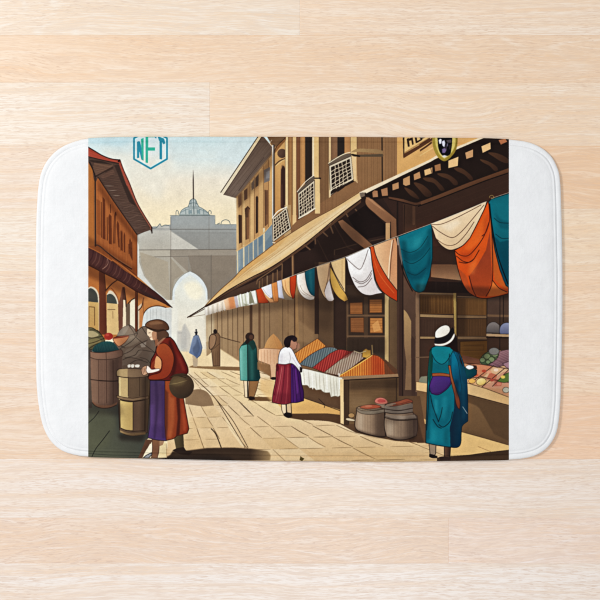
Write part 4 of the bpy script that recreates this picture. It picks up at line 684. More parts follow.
def draw_stall():
    Z = tr(300, 330, 4); Z7 = tr(300, 250, 4); S = tr(340, 370, 7.5); I = tr(225, 320, 6.667)
    # far table
    F(I(215, 280, 300, 300, 345, 330, 345, 390, 300, 395, 300, 350, 215, 330), (158, 120, 82)); F(I(220, 288, 300, 305, 305, 378, 240, 330), (150, 112, 76))
    F(I(235, 395, 330, 400, 345, 480, 315, 545, 235, 470), (226, 184, 126), soft=2, a=.8)
    F(I(255, 200, 285, 130, 322, 90, 352, 120, 384, 175, 384, 210), (206, 154, 98), c2=(186, 130, 78), g=(268, 0, 282, 0)); hatch(I(255, 200, 285, 130, 322, 90, 352, 120, 384, 175, 384, 210), (168, 116, 68), 20, 70, .4, .35)
    F(I(225, 195, 260, 188, 370, 195, 372, 300, 340, 305, 345, 385, 308, 385, 300, 300, 222, 270), (236, 188, 148), c2=(206, 158, 122), g=(260, 0, 282, 0), ol=(140, 98, 70), w=.35)
    for x in (240, 262, 282, 302, 325, 350): L(I(x, 200, x+3, 292), (198, 146, 108), .6, a=.7)
    E(273.6, 378.4, 3, 1.4, (62, 44, 38))
    # shaded and lit paving by the stall
    F(pts(276, 375, 300, 383, 341, 396, 345, 424, 332, 421, 300, 419, 288, 416, 276, 402), (226, 178, 110), c2=(220, 168, 100), g=(300, 395, 320, 415))
    F(pts(298, 382, 341, 395, 341, 410, 320, 403.5, 298, 396), (112, 84, 60)); L(pts(298, 396, 320, 403.5, 341, 411), (70, 50, 38), .5)
    L(Z(75, 275, 100, 300, 97, 310), (70, 50, 38), .5)
    F(pts(287, 417.6, 290, 413.6, 327, 413.4, 342, 415, 342, 424.8, 330, 421.6, 318, 420.4, 302, 420), (104, 76, 52))
    F(pts(341, 396, 420, 396, 428, 442.6, 410, 442, 396, 441, 375, 437, 356, 432.8, 341, 424.6), (110, 82, 58))
    F(pts(400, 424, 418, 420, 424, 442.5, 410, 442), (92, 66, 48), soft=1)
    # stall front
    F(pts(343.6, 378, 398.6, 376, 398.6, 424, 343.6, 424), (126, 98, 68), c2=(116, 88, 60), g=(344, 0, 398, 0)); hatch(pts(349, 380, 398, 378, 398, 420, 349, 420), (146, 116, 84), 20, 3, .4, .25)
    F(pts(343.6, 379, 349, 379, 348.6, 425.6, 343.8, 424.6), (88, 66, 48)); L(pts(349, 380, 348.8, 424), (60, 44, 34), .5); L(pts(396.6, 378, 396.6, 412), (84, 62, 46), 1.4)
    # heaps
    hp = [(pts(291, 356, 304, 347, 317.5, 338.4, 320, 340.6, 326, 346, 318, 352, 303, 364, 296, 362), (212, 140, 66), (176, 100, 42), (236, 172, 96)),
          (pts(299, 364.5, 306, 358, 315, 352, 325, 347.6, 335, 347.8, 339, 351, 313, 368), (110, 120, 122), (80, 90, 94), (146, 154, 152)),
          (pts(312.5, 367.8, 330, 353.5, 339, 349.6, 353, 352, 346, 358, 325, 373), (176, 62, 56), (128, 38, 38), (208, 104, 90)),
          (pts(324, 372.4, 345, 356, 353.7, 350.8, 362, 353.6, 364, 358, 341, 376), (172, 150, 130), (124, 96, 80), (206, 188, 168)),
          (pts(339, 376, 350, 368.7, 372, 354.8, 378, 356, 383, 360, 392.6, 372, 397, 375.4, 341, 378), (216, 136, 56), (164, 78, 34), (240, 180, 90))]
    F(pts(372, 352, 386, 360, 397.4, 370, 397.6, 376, 380, 376), (106, 72, 50))
    for P, c, d, l in hp[:4]: F(P, c, ol=(90, 52, 40), w=.4); stripes(P, d, l)
    F(pts(346, 352, 354, 351, 348, 357, 340, 360), (132, 44, 38), a=.5)
    F(pts(362.3, 357, 363, 351, 366, 348.5, 368.5, 350, 370.6, 350, 371, 356, 368, 358.4), (210, 160, 70), ol=(120, 84, 40), w=.4); L(pts(372, 345.4, 372.6, 354), (178, 148, 96), 1.1); L(pts(354, 351, 360, 353, 366, 351), (224, 206, 160), .7)
    P, c, d, l = hp[4]; F(P, c, c2=(182, 72, 36), g=(360, 0, 378, 0), ol=(110, 60, 36), w=.4); stripes(P, d, l, lean=0)
    F(pts(384, 362, 393, 372, 397, 375.4, 385, 376.6), (112, 72, 48), a=.85); F(pts(372, 355, 381, 359, 382, 376, 372, 377), (176, 60, 30), a=.35)
    L(pts(340, 375.6, 356, 366, 372, 355.4), (238, 188, 96), .9)
    F(pts(340, 376.6, 398, 373.8, 398.4, 377, 342, 380), (158, 124, 92)); L(pts(342, 380.3, 398.4, 377.4), (56, 40, 32), .8)
    # white cloth over the long side
    cl = Z(-4, 148, 8, 152, 160, 188, 170, 192, 160, 262, 154, 266, 140, 264, 124, 268, 119, 250, 100, 250, 90, 245, 84, 238, 64, 240, 56, 232, 38, 232, 30, 222, 10, 220, -4, 212)
    F(cl, (232, 228, 214), c2=(222, 216, 196), g=(302, 0, 340, 0), ol=(150, 140, 120), w=.4)
    for a_, b_ in (((34, 160), (38, 230)), ((62, 168), (68, 240)), ((92, 174), (98, 248)), ((120, 182), (126, 264)), ((144, 186), (150, 262)), ((14, 156), (18, 216)), ((78, 172), (80, 236)), ((134, 186), (138, 262))): L(Z(*a_, *b_), (176, 168, 148), .6, s=0, a=.8, t0=.3)
    for x in (48, 106, 156): L(Z(x, 175, x+3, 235), (246, 243, 232), 1.2, a=.8)
    F(pts(340, 379.4, 343.6, 379, 343.8, 424.4, 340.2, 423), (232, 196, 142)); L(pts(340, 396, 340.2, 423.4), (120, 88, 60), .5); L(Z(0, 152, 40, 158, 160, 189), (120, 90, 70), .5)
    # small things at the leg
    E(351.4, 415.4, 3.1, 2.4, (176, 138, 92), ol=(80, 58, 42), w=.35); F(S(42, 368, 60, 360, 110, 372, 108, 384, 60, 380), (210, 190, 156), s=1, ol=(90, 68, 50), w=.35)
    # pink fruit
    F(S(262, 245, 280, 262, 330, 290, 350, 280, 362, 245), (146, 124, 106), s=0); F(S(260, 235, 272, 214, 305, 206, 340, 216, 358, 238, 350, 252, 315, 256, 275, 250), (206, 122, 104), s=1, ol=(120, 74, 62), w=.45); F(S(280, 232, 300, 218, 335, 224, 340, 240, 300, 245), (186, 84, 78), s=1)
    # jars
    J1 = S(122, 285, 150, 272, 250, 275, 332, 290, 336, 400, 340, 500, 290, 500, 240, 490, 170, 470, 125, 448, 113, 425, 114, 370, 124, 310)
    F(J1, (168, 142, 116), c2=(118, 94, 76), g=(366, 0, 385, 0), ol=(58, 42, 36), w=.6); hatch(J1, (120, 98, 80), 17, 90, .4, .3); F(S(124, 286, 150, 300, 250, 305, 332, 294, 332, 318, 250, 332, 160, 325, 128, 305), (140, 124, 106), ol=(80, 64, 52), w=.4)
    F(S(148, 280, 170, 268, 210, 260, 280, 262, 308, 278, 250, 290, 190, 292), (172, 90, 64), s=1, ol=(92, 56, 44), w=.4); F(S(190, 268, 230, 262, 240, 275, 200, 280), (192, 118, 90), s=1, a=.8); L(S(125, 282, 150, 290, 240, 300, 330, 290), (90, 72, 60), .4, s=1)
    J2 = S(338, 262, 370, 250, 440, 240, 540, 236, 547, 320, 578, 345, 582, 440, 570, 495, 500, 520, 420, 522, 350, 500, 334, 440, 332, 380, 338, 340)
    F(J2, (162, 138, 114), c2=(116, 94, 78), g=(392, 0, 417, 0), ol=(58, 42, 36), w=.6); hatch(S(334, 372, 578, 372, 575, 500, 345, 500), (112, 92, 78), 22, 90, .4, .35)
    F(S(336, 265, 440, 270, 546, 252, 546, 318, 440, 328, 336, 320), (142, 128, 114), c2=(112, 98, 88), g=(388, 0, 412, 0)); F(S(546, 320, 580, 345, 580, 480, 550, 500), (96, 76, 66), a=.7)
    for p in (S(336, 292, 440, 304, 546, 286), S(336, 318, 400, 328, 480, 326, 546, 316), S(334, 345, 400, 366, 480, 370, 576, 360), S(332, 355, 400, 374, 480, 378, 580, 368)): L(p, (56, 42, 36), .6, s=1, a=.85)
    F(S(336, 348, 400, 366, 480, 370, 576, 362, 560, 335, 480, 345, 340, 335), (158, 142, 126), a=.7)
    F(S(345, 262, 390, 245, 450, 230, 495, 216, 532, 224, 545, 240, 500, 252, 440, 266, 380, 272), (168, 98, 70), c2=(140, 76, 54), g=(390, 0, 412, 0), s=1, ol=(84, 54, 44), w=.45); F(S(345, 262, 380, 250, 420, 248, 400, 264, 360, 272), (158, 134, 114), s=1); L(S(400, 262, 470, 250, 530, 232), (110, 60, 46), .5, s=1)

def draw_bunting():
    h = tr(180, 290, 7.5); O = tr(250, 240, 7.5); P_ = tr(310, 230, 6.667); Q = tr(390, 200, 5); N = tr(420, 132, 6.316)
    dk = (58, 40, 34)
    L(pts(187.5, 317.4, 206, 314.5), (140, 120, 100), .4); L(pts(190, 316.8, 206, 308), (84, 64, 50), .5)
    F(h(186, 132, 240, 108, 360, 60, 360, 140, 200, 190, 188, 190), (222, 214, 200), c2=(232, 210, 184), g=(206, 0, 224, 0))
    for i, x in enumerate((198, 212, 228, 246, 262, 280, 298, 316, 334)): L(h(x, 135-i*6, x+2, 188-i*4.4), (188, 178, 162) if i % 2 else (240, 232, 220), 1.1, a=.7)
    F(h(330, 75, 358, 60, 412, 48, 420, 135, 372, 148, 345, 150, 335, 110), (226, 160, 112), c2=(236, 190, 150), g=(232, 0, 226, 0)); F(h(362, 62, 402, 52, 408, 130, 375, 140), (218, 138, 88), soft=1, a=.7); F(h(405, 50, 432, 42, 438, 130, 420, 136), (196, 182, 184))
    F(h(428, 42, 570, 2, 580, 104, 440, 128), (228, 226, 212))
    for x in (440, 462, 486, 520, 540, 556): L(h(x, 40-(x-440)*.28, x+12, 122-(x-440)*.2), (176, 176, 148), 1.2, a=.75)
    for x in (452, 505, 530): L(h(x, 38-(x-440)*.28, x+10, 122-(x-440)*.2), (242, 240, 232), 1.4, a=.9)
    F(h(480, 100, 498, 108, 520, 106, 500, 118, 484, 118), (160, 158, 126), a=.7)
    F(O(-6, 392, 8, 385, 30, 470, -6, 478), (150, 146, 122)); F(O(6, 386, 40, 376, 56, 474, 34, 478), (236, 234, 222), ol=(140, 130, 110), w=.3)
    F(O(44, 374, 96, 356, 112, 400, 140, 470, 100, 474, 64, 472), (206, 88, 42), c2=(186, 72, 32), g=(256, 0, 268, 0), ol=(110, 50, 34), w=.35); F(O(88, 358, 100, 354, 130, 410, 160, 440, 206, 452, 204, 468, 150, 470, 116, 430), (222, 160, 106), ol=(130, 84, 56), w=.3)
    F(O(84, 358, 166, 326, 172, 400, 165, 432, 148, 436, 120, 412, 100, 385), (234, 230, 230), c2=(210, 208, 214), g=(264, 0, 272, 0), s=0); L(O(98, 365, 130, 410, 160, 432), (170, 160, 160), .4, s=1)
    F(O(162, 326, 204, 312, 214, 400, 212, 462, 178, 462, 168, 400), (226, 154, 88), c2=(206, 130, 72), g=(272, 0, 278, 0), ol=(130, 84, 50), w=.35); L(O(180, 330, 190, 450), (196, 120, 66), .5)
    F(O(202, 308, 240, 298, 248, 380, 262, 442, 238, 438, 214, 432), (210, 206, 214), c2=(180, 176, 186), g=(278, 0, 284, 0), ol=(120, 112, 116), w=.35)
    F(O(238, 340, 262, 390, 300, 425, 322, 436, 318, 448, 260, 448, 250, 420), (150, 130, 104)); F(O(238, 298, 302, 276, 306, 380, 322, 438, 290, 420, 258, 380, 244, 340), (228, 168, 106), c2=(236, 184, 128), g=(290, 0, 284, 0), ol=(130, 88, 56), w=.4); L(O(262, 300, 272, 370, 300, 415), (190, 128, 74), .5, s=1)
    F(O(300, 278, 346, 262, 344, 340, 332, 432, 320, 440, 304, 395, 300, 340), (204, 78, 32), c2=(176, 60, 26), g=(0, 280, 0, 298), ol=(104, 44, 28), w=.4)
    F(O(350, 260, 418, 238, 422, 320, 440, 370, 486, 422, 480, 446, 448, 450, 400, 428, 368, 385, 354, 330), (240, 230, 216), ol=(120, 104, 90), w=.4); F(O(352, 270, 360, 330, 385, 385, 430, 418, 400, 410, 368, 375, 352, 320), (206, 192, 176)); L(O(375, 340, 400, 385, 450, 418, 480, 425), (170, 150, 130), .45, s=1)
    F(O(412, 240, 440, 224, 498, 204, 492, 340, 484, 422, 460, 408, 436, 370, 420, 310), (22, 118, 134), c2=(10, 92, 112), g=(306, 270, 316, 296), ol=(14, 54, 62), w=.4); F(O(440, 240, 460, 232, 470, 400, 450, 380), (44, 140, 152), soft=1.5, a=.6)
    F(O(500, 200, 484, 205, 484, 440, 515, 440, 515, 190), (76, 54, 46), a=.9)
    # cream flag pair right of the pole
    F(P_(42, 244, 136, 214, 134, 300, 130, 470, 100, 452, 72, 400, 52, 320), (234, 198, 152), c2=(224, 182, 134), g=(318, 0, 330, 0), ol=dk, w=.4); F(P_(98, 405, 128, 330, 148, 420, 160, 462, 148, 474, 124, 472, 106, 450), (238, 226, 220), ol=(150, 130, 120), w=.3); L(P_(130, 225, 118, 330, 95, 410), (120, 84, 62), .45, s=1)
    F(P_(138, 214, 236, 182, 236, 470, 205, 390, 160, 300), (230, 196, 140), c2=(216, 178, 124), g=(332, 0, 345, 0), ol=dk, w=.35); F(P_(134, 240, 160, 290, 205, 380, 240, 430, 256, 466, 230, 478, 190, 450, 150, 390, 134, 320), (222, 176, 88), c2=(206, 158, 76), g=(332, 275, 345, 300), ol=dk, w=.4); L(P_(136, 220, 170, 300, 225, 395), dk, .5, s=1); L(P_(214, 200, 214, 370), (186, 146, 96), .4)
    # white draped flag
    wf = P_(234, 182, 390, 114, 404, 130, 414, 230, 430, 330, 455, 390, 486, 420, 440, 428, 400, 437, 350, 425, 310, 388, 275, 320, 255, 260, 246, 205)
    F(wf, (238, 234, 230), c2=(218, 208, 204), g=(358, 255, 374, 290), ol=dk, w=.5)
    F(P_(385, 150, 410, 200, 425, 330, 470, 415, 410, 432, 430, 400, 405, 330, 395, 250), (214, 200, 198), soft=1.5, a=.7)
    for p in (P_(245, 190, 280, 225, 332, 262, 362, 210, 388, 130), P_(300, 340, 345, 358, 390, 330, 410, 290), P_(285, 315, 330, 345, 375, 330, 412, 270), P_(320, 380, 370, 370, 412, 320)): L(p, (120, 104, 100), .5, s=1, a=.85)
    F(P_(255, 215, 300, 255, 332, 272, 370, 220, 340, 300, 290, 300), (248, 246, 244), soft=1.5, a=.6)
    # peach and orange flag
    F(P_(420, 106, 582, 44, 582, 470, 540, 380, 470, 260, 430, 150), (230, 178, 132), c2=(204, 150, 108), g=(380, 0, 397, 0), ol=dk, w=.4); F(P_(545, 60, 582, 48, 582, 440, 540, 370, 535, 250), (206, 146, 104), a=.8); L(P_(548, 70, 530, 200, 524, 320), (244, 216, 180), .8, s=1); L(P_(556, 66, 540, 200, 532, 330), (110, 70, 50), .5, s=1)
    F(P_(400, 108, 424, 108, 436, 160, 470, 240, 520, 325, 582, 405, 582, 476, 520, 440, 470, 395, 440, 340, 418, 240), (214, 88, 34), c2=(196, 70, 26), g=(372, 250, 395, 295), ol=dk, w=.5); L(P_(410, 120, 440, 240, 480, 320, 560, 420), (232, 120, 60), .6, s=1, a=.7)
    # teal flag
    tf = Q(40, 184, 208, 118, 212, 200, 212, 290, 198, 380, 172, 452, 150, 462, 122, 452, 92, 400, 66, 330, 52, 250)
    F(tf, (10, 122, 136), c2=(2, 98, 112), g=(405, 235, 420, 290), ol=(12, 44, 50), w=.5)
    F(Q(60, 250, 110, 270, 160, 240, 195, 180, 190, 240, 150, 290, 100, 305, 66, 290), (4, 94, 108), soft=1.5, a=.8); F(Q(80, 350, 130, 370, 175, 330, 205, 270, 195, 360, 160, 400, 110, 410), (2, 88, 104), soft=1.5, a=.7)
    F(Q(48, 195, 100, 190, 190, 140, 160, 210, 100, 245, 60, 235), (26, 138, 150), soft=2, a=.5); F(Q(110, 400, 160, 390, 190, 340, 175, 440, 145, 458), (10, 112, 124), soft=1.5, a=.6)
    for p in (Q(55, 245, 100, 262, 150, 238, 190, 180), Q(70, 300, 110, 318, 160, 290, 200, 240), Q(85, 360, 130, 375, 180, 340)): L(p, (4, 66, 76), .5, s=1, a=.8)
    L(Q(30, 188, 48, 260, 66, 360, 112, 455), (40, 30, 28), .9, s=1, a=.8); F(Q(36, 186, 44, 184, 62, 300, 60, 330, 46, 270), (150, 140, 130), a=.7)
    # cream flag
    F(Q(204, 118, 486, 4, 470, 50, 436, 120, 400, 190, 366, 226, 330, 244, 298, 250, 258, 228, 228, 190), (236, 206, 166), c2=(226, 190, 146), g=(440, 220, 455, 250), s=0, ol=dk, w=.5)
    for p in (Q(210, 122, 258, 120, 340, 85, 455, 25), Q(212, 130, 250, 160, 308, 188, 350, 165, 400, 110, 470, 25), Q(232, 195, 280, 225, 330, 220, 380, 170, 420, 110)): L(p, (104, 72, 54), .5, s=1, a=.85)
    F(Q(240, 205, 300, 232, 360, 215, 410, 150, 390, 205, 340, 238, 298, 246), (214, 178, 136), soft=1, a=.7)
    # orange flag
    of = Q(490, 4, 504, 14, 512, 130, 530, 230, 556, 350, 592, 438, 592, 468, 540, 482, 470, 492, 430, 484, 396, 462, 362, 410, 338, 340, 322, 252, 366, 226, 400, 190, 436, 120, 470, 50)
    F(of, (226, 92, 24), c2=(214, 84, 24), g=(460, 240, 470, 290), ol=(66, 28, 20), w=.6)
    F(Q(395, 380, 440, 320, 480, 250, 500, 150, 505, 300, 512, 400, 480, 480, 440, 478, 410, 450), (166, 72, 38), c2=(184, 78, 32), g=(475, 260, 480, 296)); F(Q(340, 340, 380, 380, 400, 440, 430, 480, 396, 462, 362, 410), (190, 84, 36)); F(Q(512, 400, 560, 450, 592, 462, 540, 478, 490, 482), (226, 118, 46)); F(Q(502, 60, 514, 200, 545, 340, 590, 440, 575, 445, 525, 400, 508, 300, 498, 150), (196, 96, 36))
    F(Q(440, 130, 480, 60, 490, 120, 455, 200, 400, 250, 370, 245), (236, 108, 34), soft=1.5, a=.7)
    for p in (Q(326, 256, 350, 275, 390, 278, 430, 240, 470, 180, 495, 110), Q(332, 280, 370, 308, 410, 305, 446, 250), Q(345, 310, 385, 315, 420, 295), Q(495, 30, 498, 100, 480, 160, 460, 180), Q(502, 40, 510, 180, 512, 400, 480, 482), Q(512, 400, 545, 440, 585, 460), Q(395, 380, 415, 450, 430, 480)): L(p, (84, 30, 20), .6, s=1, a=.9)
    # teal flag at the edge
    F(pts(488.5, 202, 491, 199, 510, 193, 510, 288, 506, 285.5, 500, 270, 495, 250, 492, 232, 490.5, 215), (12, 118, 130), c2=(4, 88, 104), g=(0, 225, 0, 275), ol=(12, 40, 46), w=.7)
    F(pts(494, 236, 500, 242, 510, 240, 510, 290, 503, 280), (0, 78, 94), soft=1, a=.7); F(Q(520, 60, 560, 100, 600, 110, 600, 150, 550, 140), (4, 92, 106), soft=2, a=.6); L(Q(520, 90, 550, 112, 600, 116), (4, 60, 70), .5, s=1); L(Q(528, 170, 560, 192, 600, 190), (4, 60, 70), .5, s=1)
    L(Q(498, 20, 512, 140, 540, 280, 590, 420), (24, 18, 20), 1., s=1)
    # rope
    L(pts(282, 280, 296, 274.4, 316.7, 266.6, 330, 262, 345, 257, 368.5, 247.2, 397, 236.4, 431, 223.8, 460, 212.5, 488, 200.5, 494, 197.6, 509, 192.6), (206, 196, 176), .45, s=1)
    L(N(438, 415, 442, 404, 455, 400, 466, 408, 462, 418, 448, 416), (196, 170, 100), .5, s=1); L(N(400, 442, 450, 424), (60, 40, 34), .6); L(pts(397.5, 238, 398, 245), (210, 200, 186), .6)

def draw_shades():
    S = tr(340, 370, 7.5); U = tr(415, 370, 6.667)
    dk = (40, 28, 24)
    F(S(262, 310, 336, 310, 336, 500, 262, 495), dk, soft=4, a=.32); F(S(135, 330, 175, 330, 170, 460, 135, 440), (214, 196, 172), soft=3, a=.35); F(S(113, 440, 240, 480, 340, 495, 340, 515, 230, 500, 113, 460), dk, soft=2, a=.35)
    F(S(490, 330, 580, 345, 575, 500, 500, 515), dk, soft=5, a=.34); F(S(350, 380, 400, 385, 395, 500, 355, 480), (210, 194, 172), soft=4, a=.32); F(S(350, 490, 440, 508, 570, 490, 560, 520, 400, 525), dk, soft=2, a=.35)
    F(pts(206, 312, 250, 304, 300, 294, 334, 300, 334, 312, 300, 306, 250, 314, 206, 322), dk, soft=5, a=.28); F(pts(300, 262, 334, 262, 334, 330, 314, 330), dk, soft=7, a=.25)
    F(pts(349, 381, 398, 378, 398, 388, 349, 390), dk, soft=3, a=.35); F(pts(385, 380, 398, 380, 398, 424, 385, 424), dk, soft=4, a=.2); F(pts(350, 396, 372, 396, 368, 408, 350, 410), (170, 140, 104), soft=5, a=.3)
    F(pts(455, 338, 488, 338, 488, 360, 455, 360), dk, soft=4, a=.25); F(pts(419, 296, 430, 296, 430, 313, 419, 313), dk, soft=3, a=.35); F(pts(456, 298, 466, 298, 466, 336, 456, 336), dk, soft=3, a=.35); F(pts(416, 284, 509, 288, 509, 300, 416, 298), dk, soft=3, a=.4)
    F(pts(345, 296, 385, 296, 385, 304, 345, 304), dk, soft=3, a=.4); F(pts(346, 338, 386, 338, 386, 354, 346, 354), dk, soft=4, a=.3)
    F(pts(88, 262, 112, 276, 136, 290, 150, 298, 136, 300, 110, 287, 88, 276), (64, 30, 18), soft=4, a=.4); F(pts(98, 178, 114, 203, 137, 236, 137, 244, 114, 214, 98, 190), (70, 34, 18), soft=3, a=.4); F(pts(88, 236, 110, 250, 136, 268, 136, 276, 110, 260, 88, 247), (70, 34, 18), soft=3, a=.3)
    F(pts(236, 198, 262, 168, 273, 150, 273, 164, 262, 182, 238, 210), (60, 40, 26), soft=3, a=.35)
    F(pts(88, 360, 98, 360, 98, 404, 90, 400), (160, 128, 104), soft=3, a=.25); F(pts(110, 360, 120, 358, 118, 404, 110, 406), dk, soft=3, a=.3)
    F(pts(142, 378, 149, 376, 147, 432, 141, 432), dk, soft=3, a=.35); F(pts(118, 404, 150, 402, 150, 440, 120, 440), dk, soft=8, a=.12); F(pts(88, 404, 122, 404, 124, 416, 88, 414), dk, soft=4, a=.25); F(pts(118, 434, 146, 434, 142, 442, 120, 440), dk, soft=3, a=.45)
    F(pts(117, 340, 150, 340, 152, 366, 120, 368), (70, 54, 44), soft=6, a=.28); F(pts(122, 328, 134, 326, 136, 338, 124, 340), (176, 160, 140), soft=4, a=.3)
    F(pts(404, 200, 520, 168, 520, 190, 404, 228), dk, soft=6, a=.25); F(pts(310, 246, 360, 206, 364, 244, 322, 262), (24, 16, 14), soft=7, a=.3)

def draw_front_people():
    I = tr(225, 320, 6.667); A = tr(170, 330, 4); T = tr(415, 320, 10); U = tr(415, 370, 6.667); Z8 = tr(420, 250, 4)
    # woman in the red and purple skirt
    F(I(375, 550, 440, 550, 438, 640, 395, 640, 378, 600), (228, 198, 158), ol=(80, 60, 46), w=.4); F(A(445, 290, 460, 290, 462, 335, 452, 330), (236, 208, 168)); F(A(462, 290, 484, 290, 486, 335, 470, 340), (214, 180, 138), ol=(50, 38, 34), w=.5); L(A(465, 295, 466, 335), (44, 34, 32), .8)
    F(A(455, 335, 465, 330, 485, 332, 490, 345, 475, 352, 460, 346), (50, 38, 36))
    F(I(450, 120, 472, 138, 480, 150, 484, 164, 478, 172, 479, 182, 470, 194, 456, 198, 450, 212, 430, 196, 430, 140), (176, 126, 102), ol=(100, 66, 56), w=.35); F(I(484, 150, 498, 162, 500, 180, 490, 196, 480, 205), (196, 132, 112), soft=1, a=.5)
    F(I(345, 292, 442, 290, 442, 552, 400, 562, 355, 558, 314, 548, 322, 480, 338, 400, 340, 350), (158, 56, 68), c2=(140, 42, 60), g=(275, 0, 291, 0), ol=(70, 26, 36), w=.5)
    F(I(440, 290, 480, 310, 500, 350, 512, 430, 524, 480, 524, 538, 480, 550, 440, 552), (96, 40, 120), c2=(70, 28, 92), g=(292, 0, 303, 0), ol=(40, 18, 48), w=.5)
    for a_, b_, c in (((380, 310), (338, 540), (206, 122, 112)), ((400, 300), (372, 555), (112, 32, 48)), ((420, 300), (405, 556), (190, 92, 92)), ((360, 320), (330, 500), (116, 34, 50)), ((390, 310), (352, 552), (186, 84, 88)), ((430, 300), (424, 556), (120, 40, 60))): L(I(*a_, (a_[0]+b_[0])/2+3, (a_[1]+b_[1])/2, *b_), c, .7, s=1, a=.7)
    for a_, b_ in (((460, 310), (480, 545)), ((480, 320), (508, 540)), ((450, 320), (455, 550))): L(I(*a_, *b_), (54, 20, 72), .7, a=.7)
    F(I(340, 300, 350, 290, 360, 310, 352, 345, 342, 335), (110, 34, 46)); F(I(462, 320, 476, 330, 490, 480, 476, 500), (122, 62, 150), soft=1, a=.5)
    F(I(400, 180, 435, 184, 458, 215, 482, 268, 514, 322, 512, 340, 498, 344, 470, 308, 444, 290, 400, 296, 354, 292, 358, 240, 372, 200), (240, 237, 236), c2=(222, 216, 216), g=(284, 350, 298, 368), s=0, ol=(90, 76, 76), w=.45)
    L(I(428, 215, 436, 250, 430, 285), (176, 168, 170), .5, s=1); L(I(450, 250, 480, 300, 500, 335), (190, 182, 184), .5, s=1); F(I(498, 310, 516, 320, 514, 348, 500, 350), (56, 40, 44), s=0)
    F(I(392, 150, 402, 122, 425, 106, 462, 104, 482, 122, 478, 138, 462, 146, 458, 120, 440, 140, 432, 176, 418, 186, 400, 178), (48, 34, 38), s=0); E(294.6, 339.4, 2.6, 2.4, (60, 42, 44))
    # woman in teal
    F(U(92, 480, 140, 495, 138, 560, 120, 575, 100, 560), (158, 136, 112), ol=(56, 44, 38), w=.5); F(U(95, 560, 115, 562, 150, 575, 150, 588, 110, 586, 94, 578), (54, 42, 38), s=0); F(U(195, 500, 238, 505, 232, 590, 196, 590), (112, 82, 62), c2=(74, 54, 44), g=(445, 0, 450, 0), ol=(48, 36, 32), w=.5); F(U(160, 580, 196, 575, 240, 585, 235, 604, 170, 604), (66, 48, 40))
    F(U(300, 20, 330, -20, 380, -15, 412, 0, 410, 30, 370, 55, 330, 60), (18, 92, 98), c2=(10, 70, 80), g=(465, 368, 474, 378), ol=(10, 40, 46), w=.5); F(Z8(182, 468, 195, 460, 215, 466, 212, 474, 195, 478), (238, 232, 222), s=1, ol=(100, 86, 76), w=.35); F(Z8(210, 460, 226, 462, 229, 475, 220, 478), (70, 48, 42))
    rb = U(84, 40, 100, -130, 115, -150, 200, -165, 250, -150, 290, -120, 325, -40, 345, 60, 352, 200, 352, 340, 315, 372, 308, 420, 300, 500, 285, 514, 235, 514, 150, 502, 72, 486, 74, 380, 80, 200)
    F(rb, (8, 124, 138), c2=(6, 112, 128), g=(0, 360, 0, 440), s=0, ol=(12, 38, 44), w=.6)
    F(U(250, -150, 290, -120, 325, -40, 348, 60, 352, 340, 315, 372, 308, 420, 300, 505, 285, 512, 238, 512, 232, 400, 262, 250, 262, 120, 240, 40, 232, -60), (14, 82, 104), c2=(16, 58, 80), g=(452, 380, 466, 400))
    F(U(242, -110, 268, -120, 300, -20, 315, 80, 300, 150, 262, 90, 244, 20), (4, 120, 146), c2=(8, 84, 112), g=(452, 365, 462, 375), soft=.6)
    F(U(84, 40, 98, -120, 112, -148, 120, -60, 112, 30, 95, 100), (18, 92, 84), c2=(16, 72, 68), g=(428, 0, 433, 0)); F(T(180, 280, 300, 262, 385, 300, 350, 370, 300, 430, 262, 440, 210, 410, 172, 350), (14, 134, 144), s=1, a=.9); L(T(172, 345, 205, 405, 262, 442, 310, 420, 352, 360, 385, 300), (6, 66, 78), .6, s=1)
    F(T(175, 420, 262, 450, 330, 430, 335, 530, 175, 525), (10, 104, 116), soft=1, a=.7); L(T(345, 340, 340, 430, 345, 520), (6, 58, 70), .6, s=1); L(T(385, 310, 430, 420, 450, 560, 470, 700), (10, 52, 70), .5, s=1, a=.7)
    F(U(232, 380, 262, 290, 296, 260, 305, 420, 298, 505, 285, 512, 236, 512), (18, 52, 74), c2=(14, 64, 84), g=(452, 0, 460, 0), a=.9)
    F(U(100, 190, 120, 200, 160, 340, 190, 300, 235, 230, 235, 320, 190, 380, 150, 370, 115, 300), (6, 106, 122), soft=1.5, a=.7); F(U(85, 300, 130, 380, 200, 400, 230, 420, 225, 500, 80, 480), (14, 138, 152), soft=3, a=.5)
    for p in (U(104, 170, 118, 240, 156, 345), U(182, 250, 172, 300, 156, 345), U(160, 365, 190, 380, 235, 340, 250, 280), U(120, 330, 150, 375, 175, 388), U(95, 100, 88, 250, 78, 400)): L(p, (6, 52, 64), .7, s=1, a=.85)
    F(U(118, 42, 170, 38, 238, 48, 246, 70, 228, 110, 195, 142, 150, 166, 112, 158, 96, 130, 102, 85), (88, 54, 130), c2=(72, 44, 110), g=(436, 380, 444, 392), s=0, ol=(40, 24, 60), w=.5); L(U(118, 155, 170, 150, 215, 115, 240, 75), (58, 30, 92), .5, s=1)
    F(U(114, 22, 180, 20, 232, 28, 238, 46, 170, 40, 114, 42), (158, 92, 58), ol=(70, 40, 30), w=.4); F(U(222, -30, 236, -30, 248, 40, 275, 130, 300, 215, 298, 262, 284, 250, 262, 160, 236, 60), (160, 100, 62), c2=(120, 66, 46), g=(448, 370, 459, 405), ol=(60, 34, 28), w=.45); L(U(318, 245, 348, 290), (200, 190, 180), .5)
    # hat and hair
    F(T(340, 240, 395, 130, 418, 180, 428, 300, 470, 420, 480, 470, 455, 420, 430, 330, 395, 312, 345, 268), (46, 32, 30)); F(T(195, 230, 350, 230, 360, 275, 300, 266, 200, 262), (46, 32, 30))
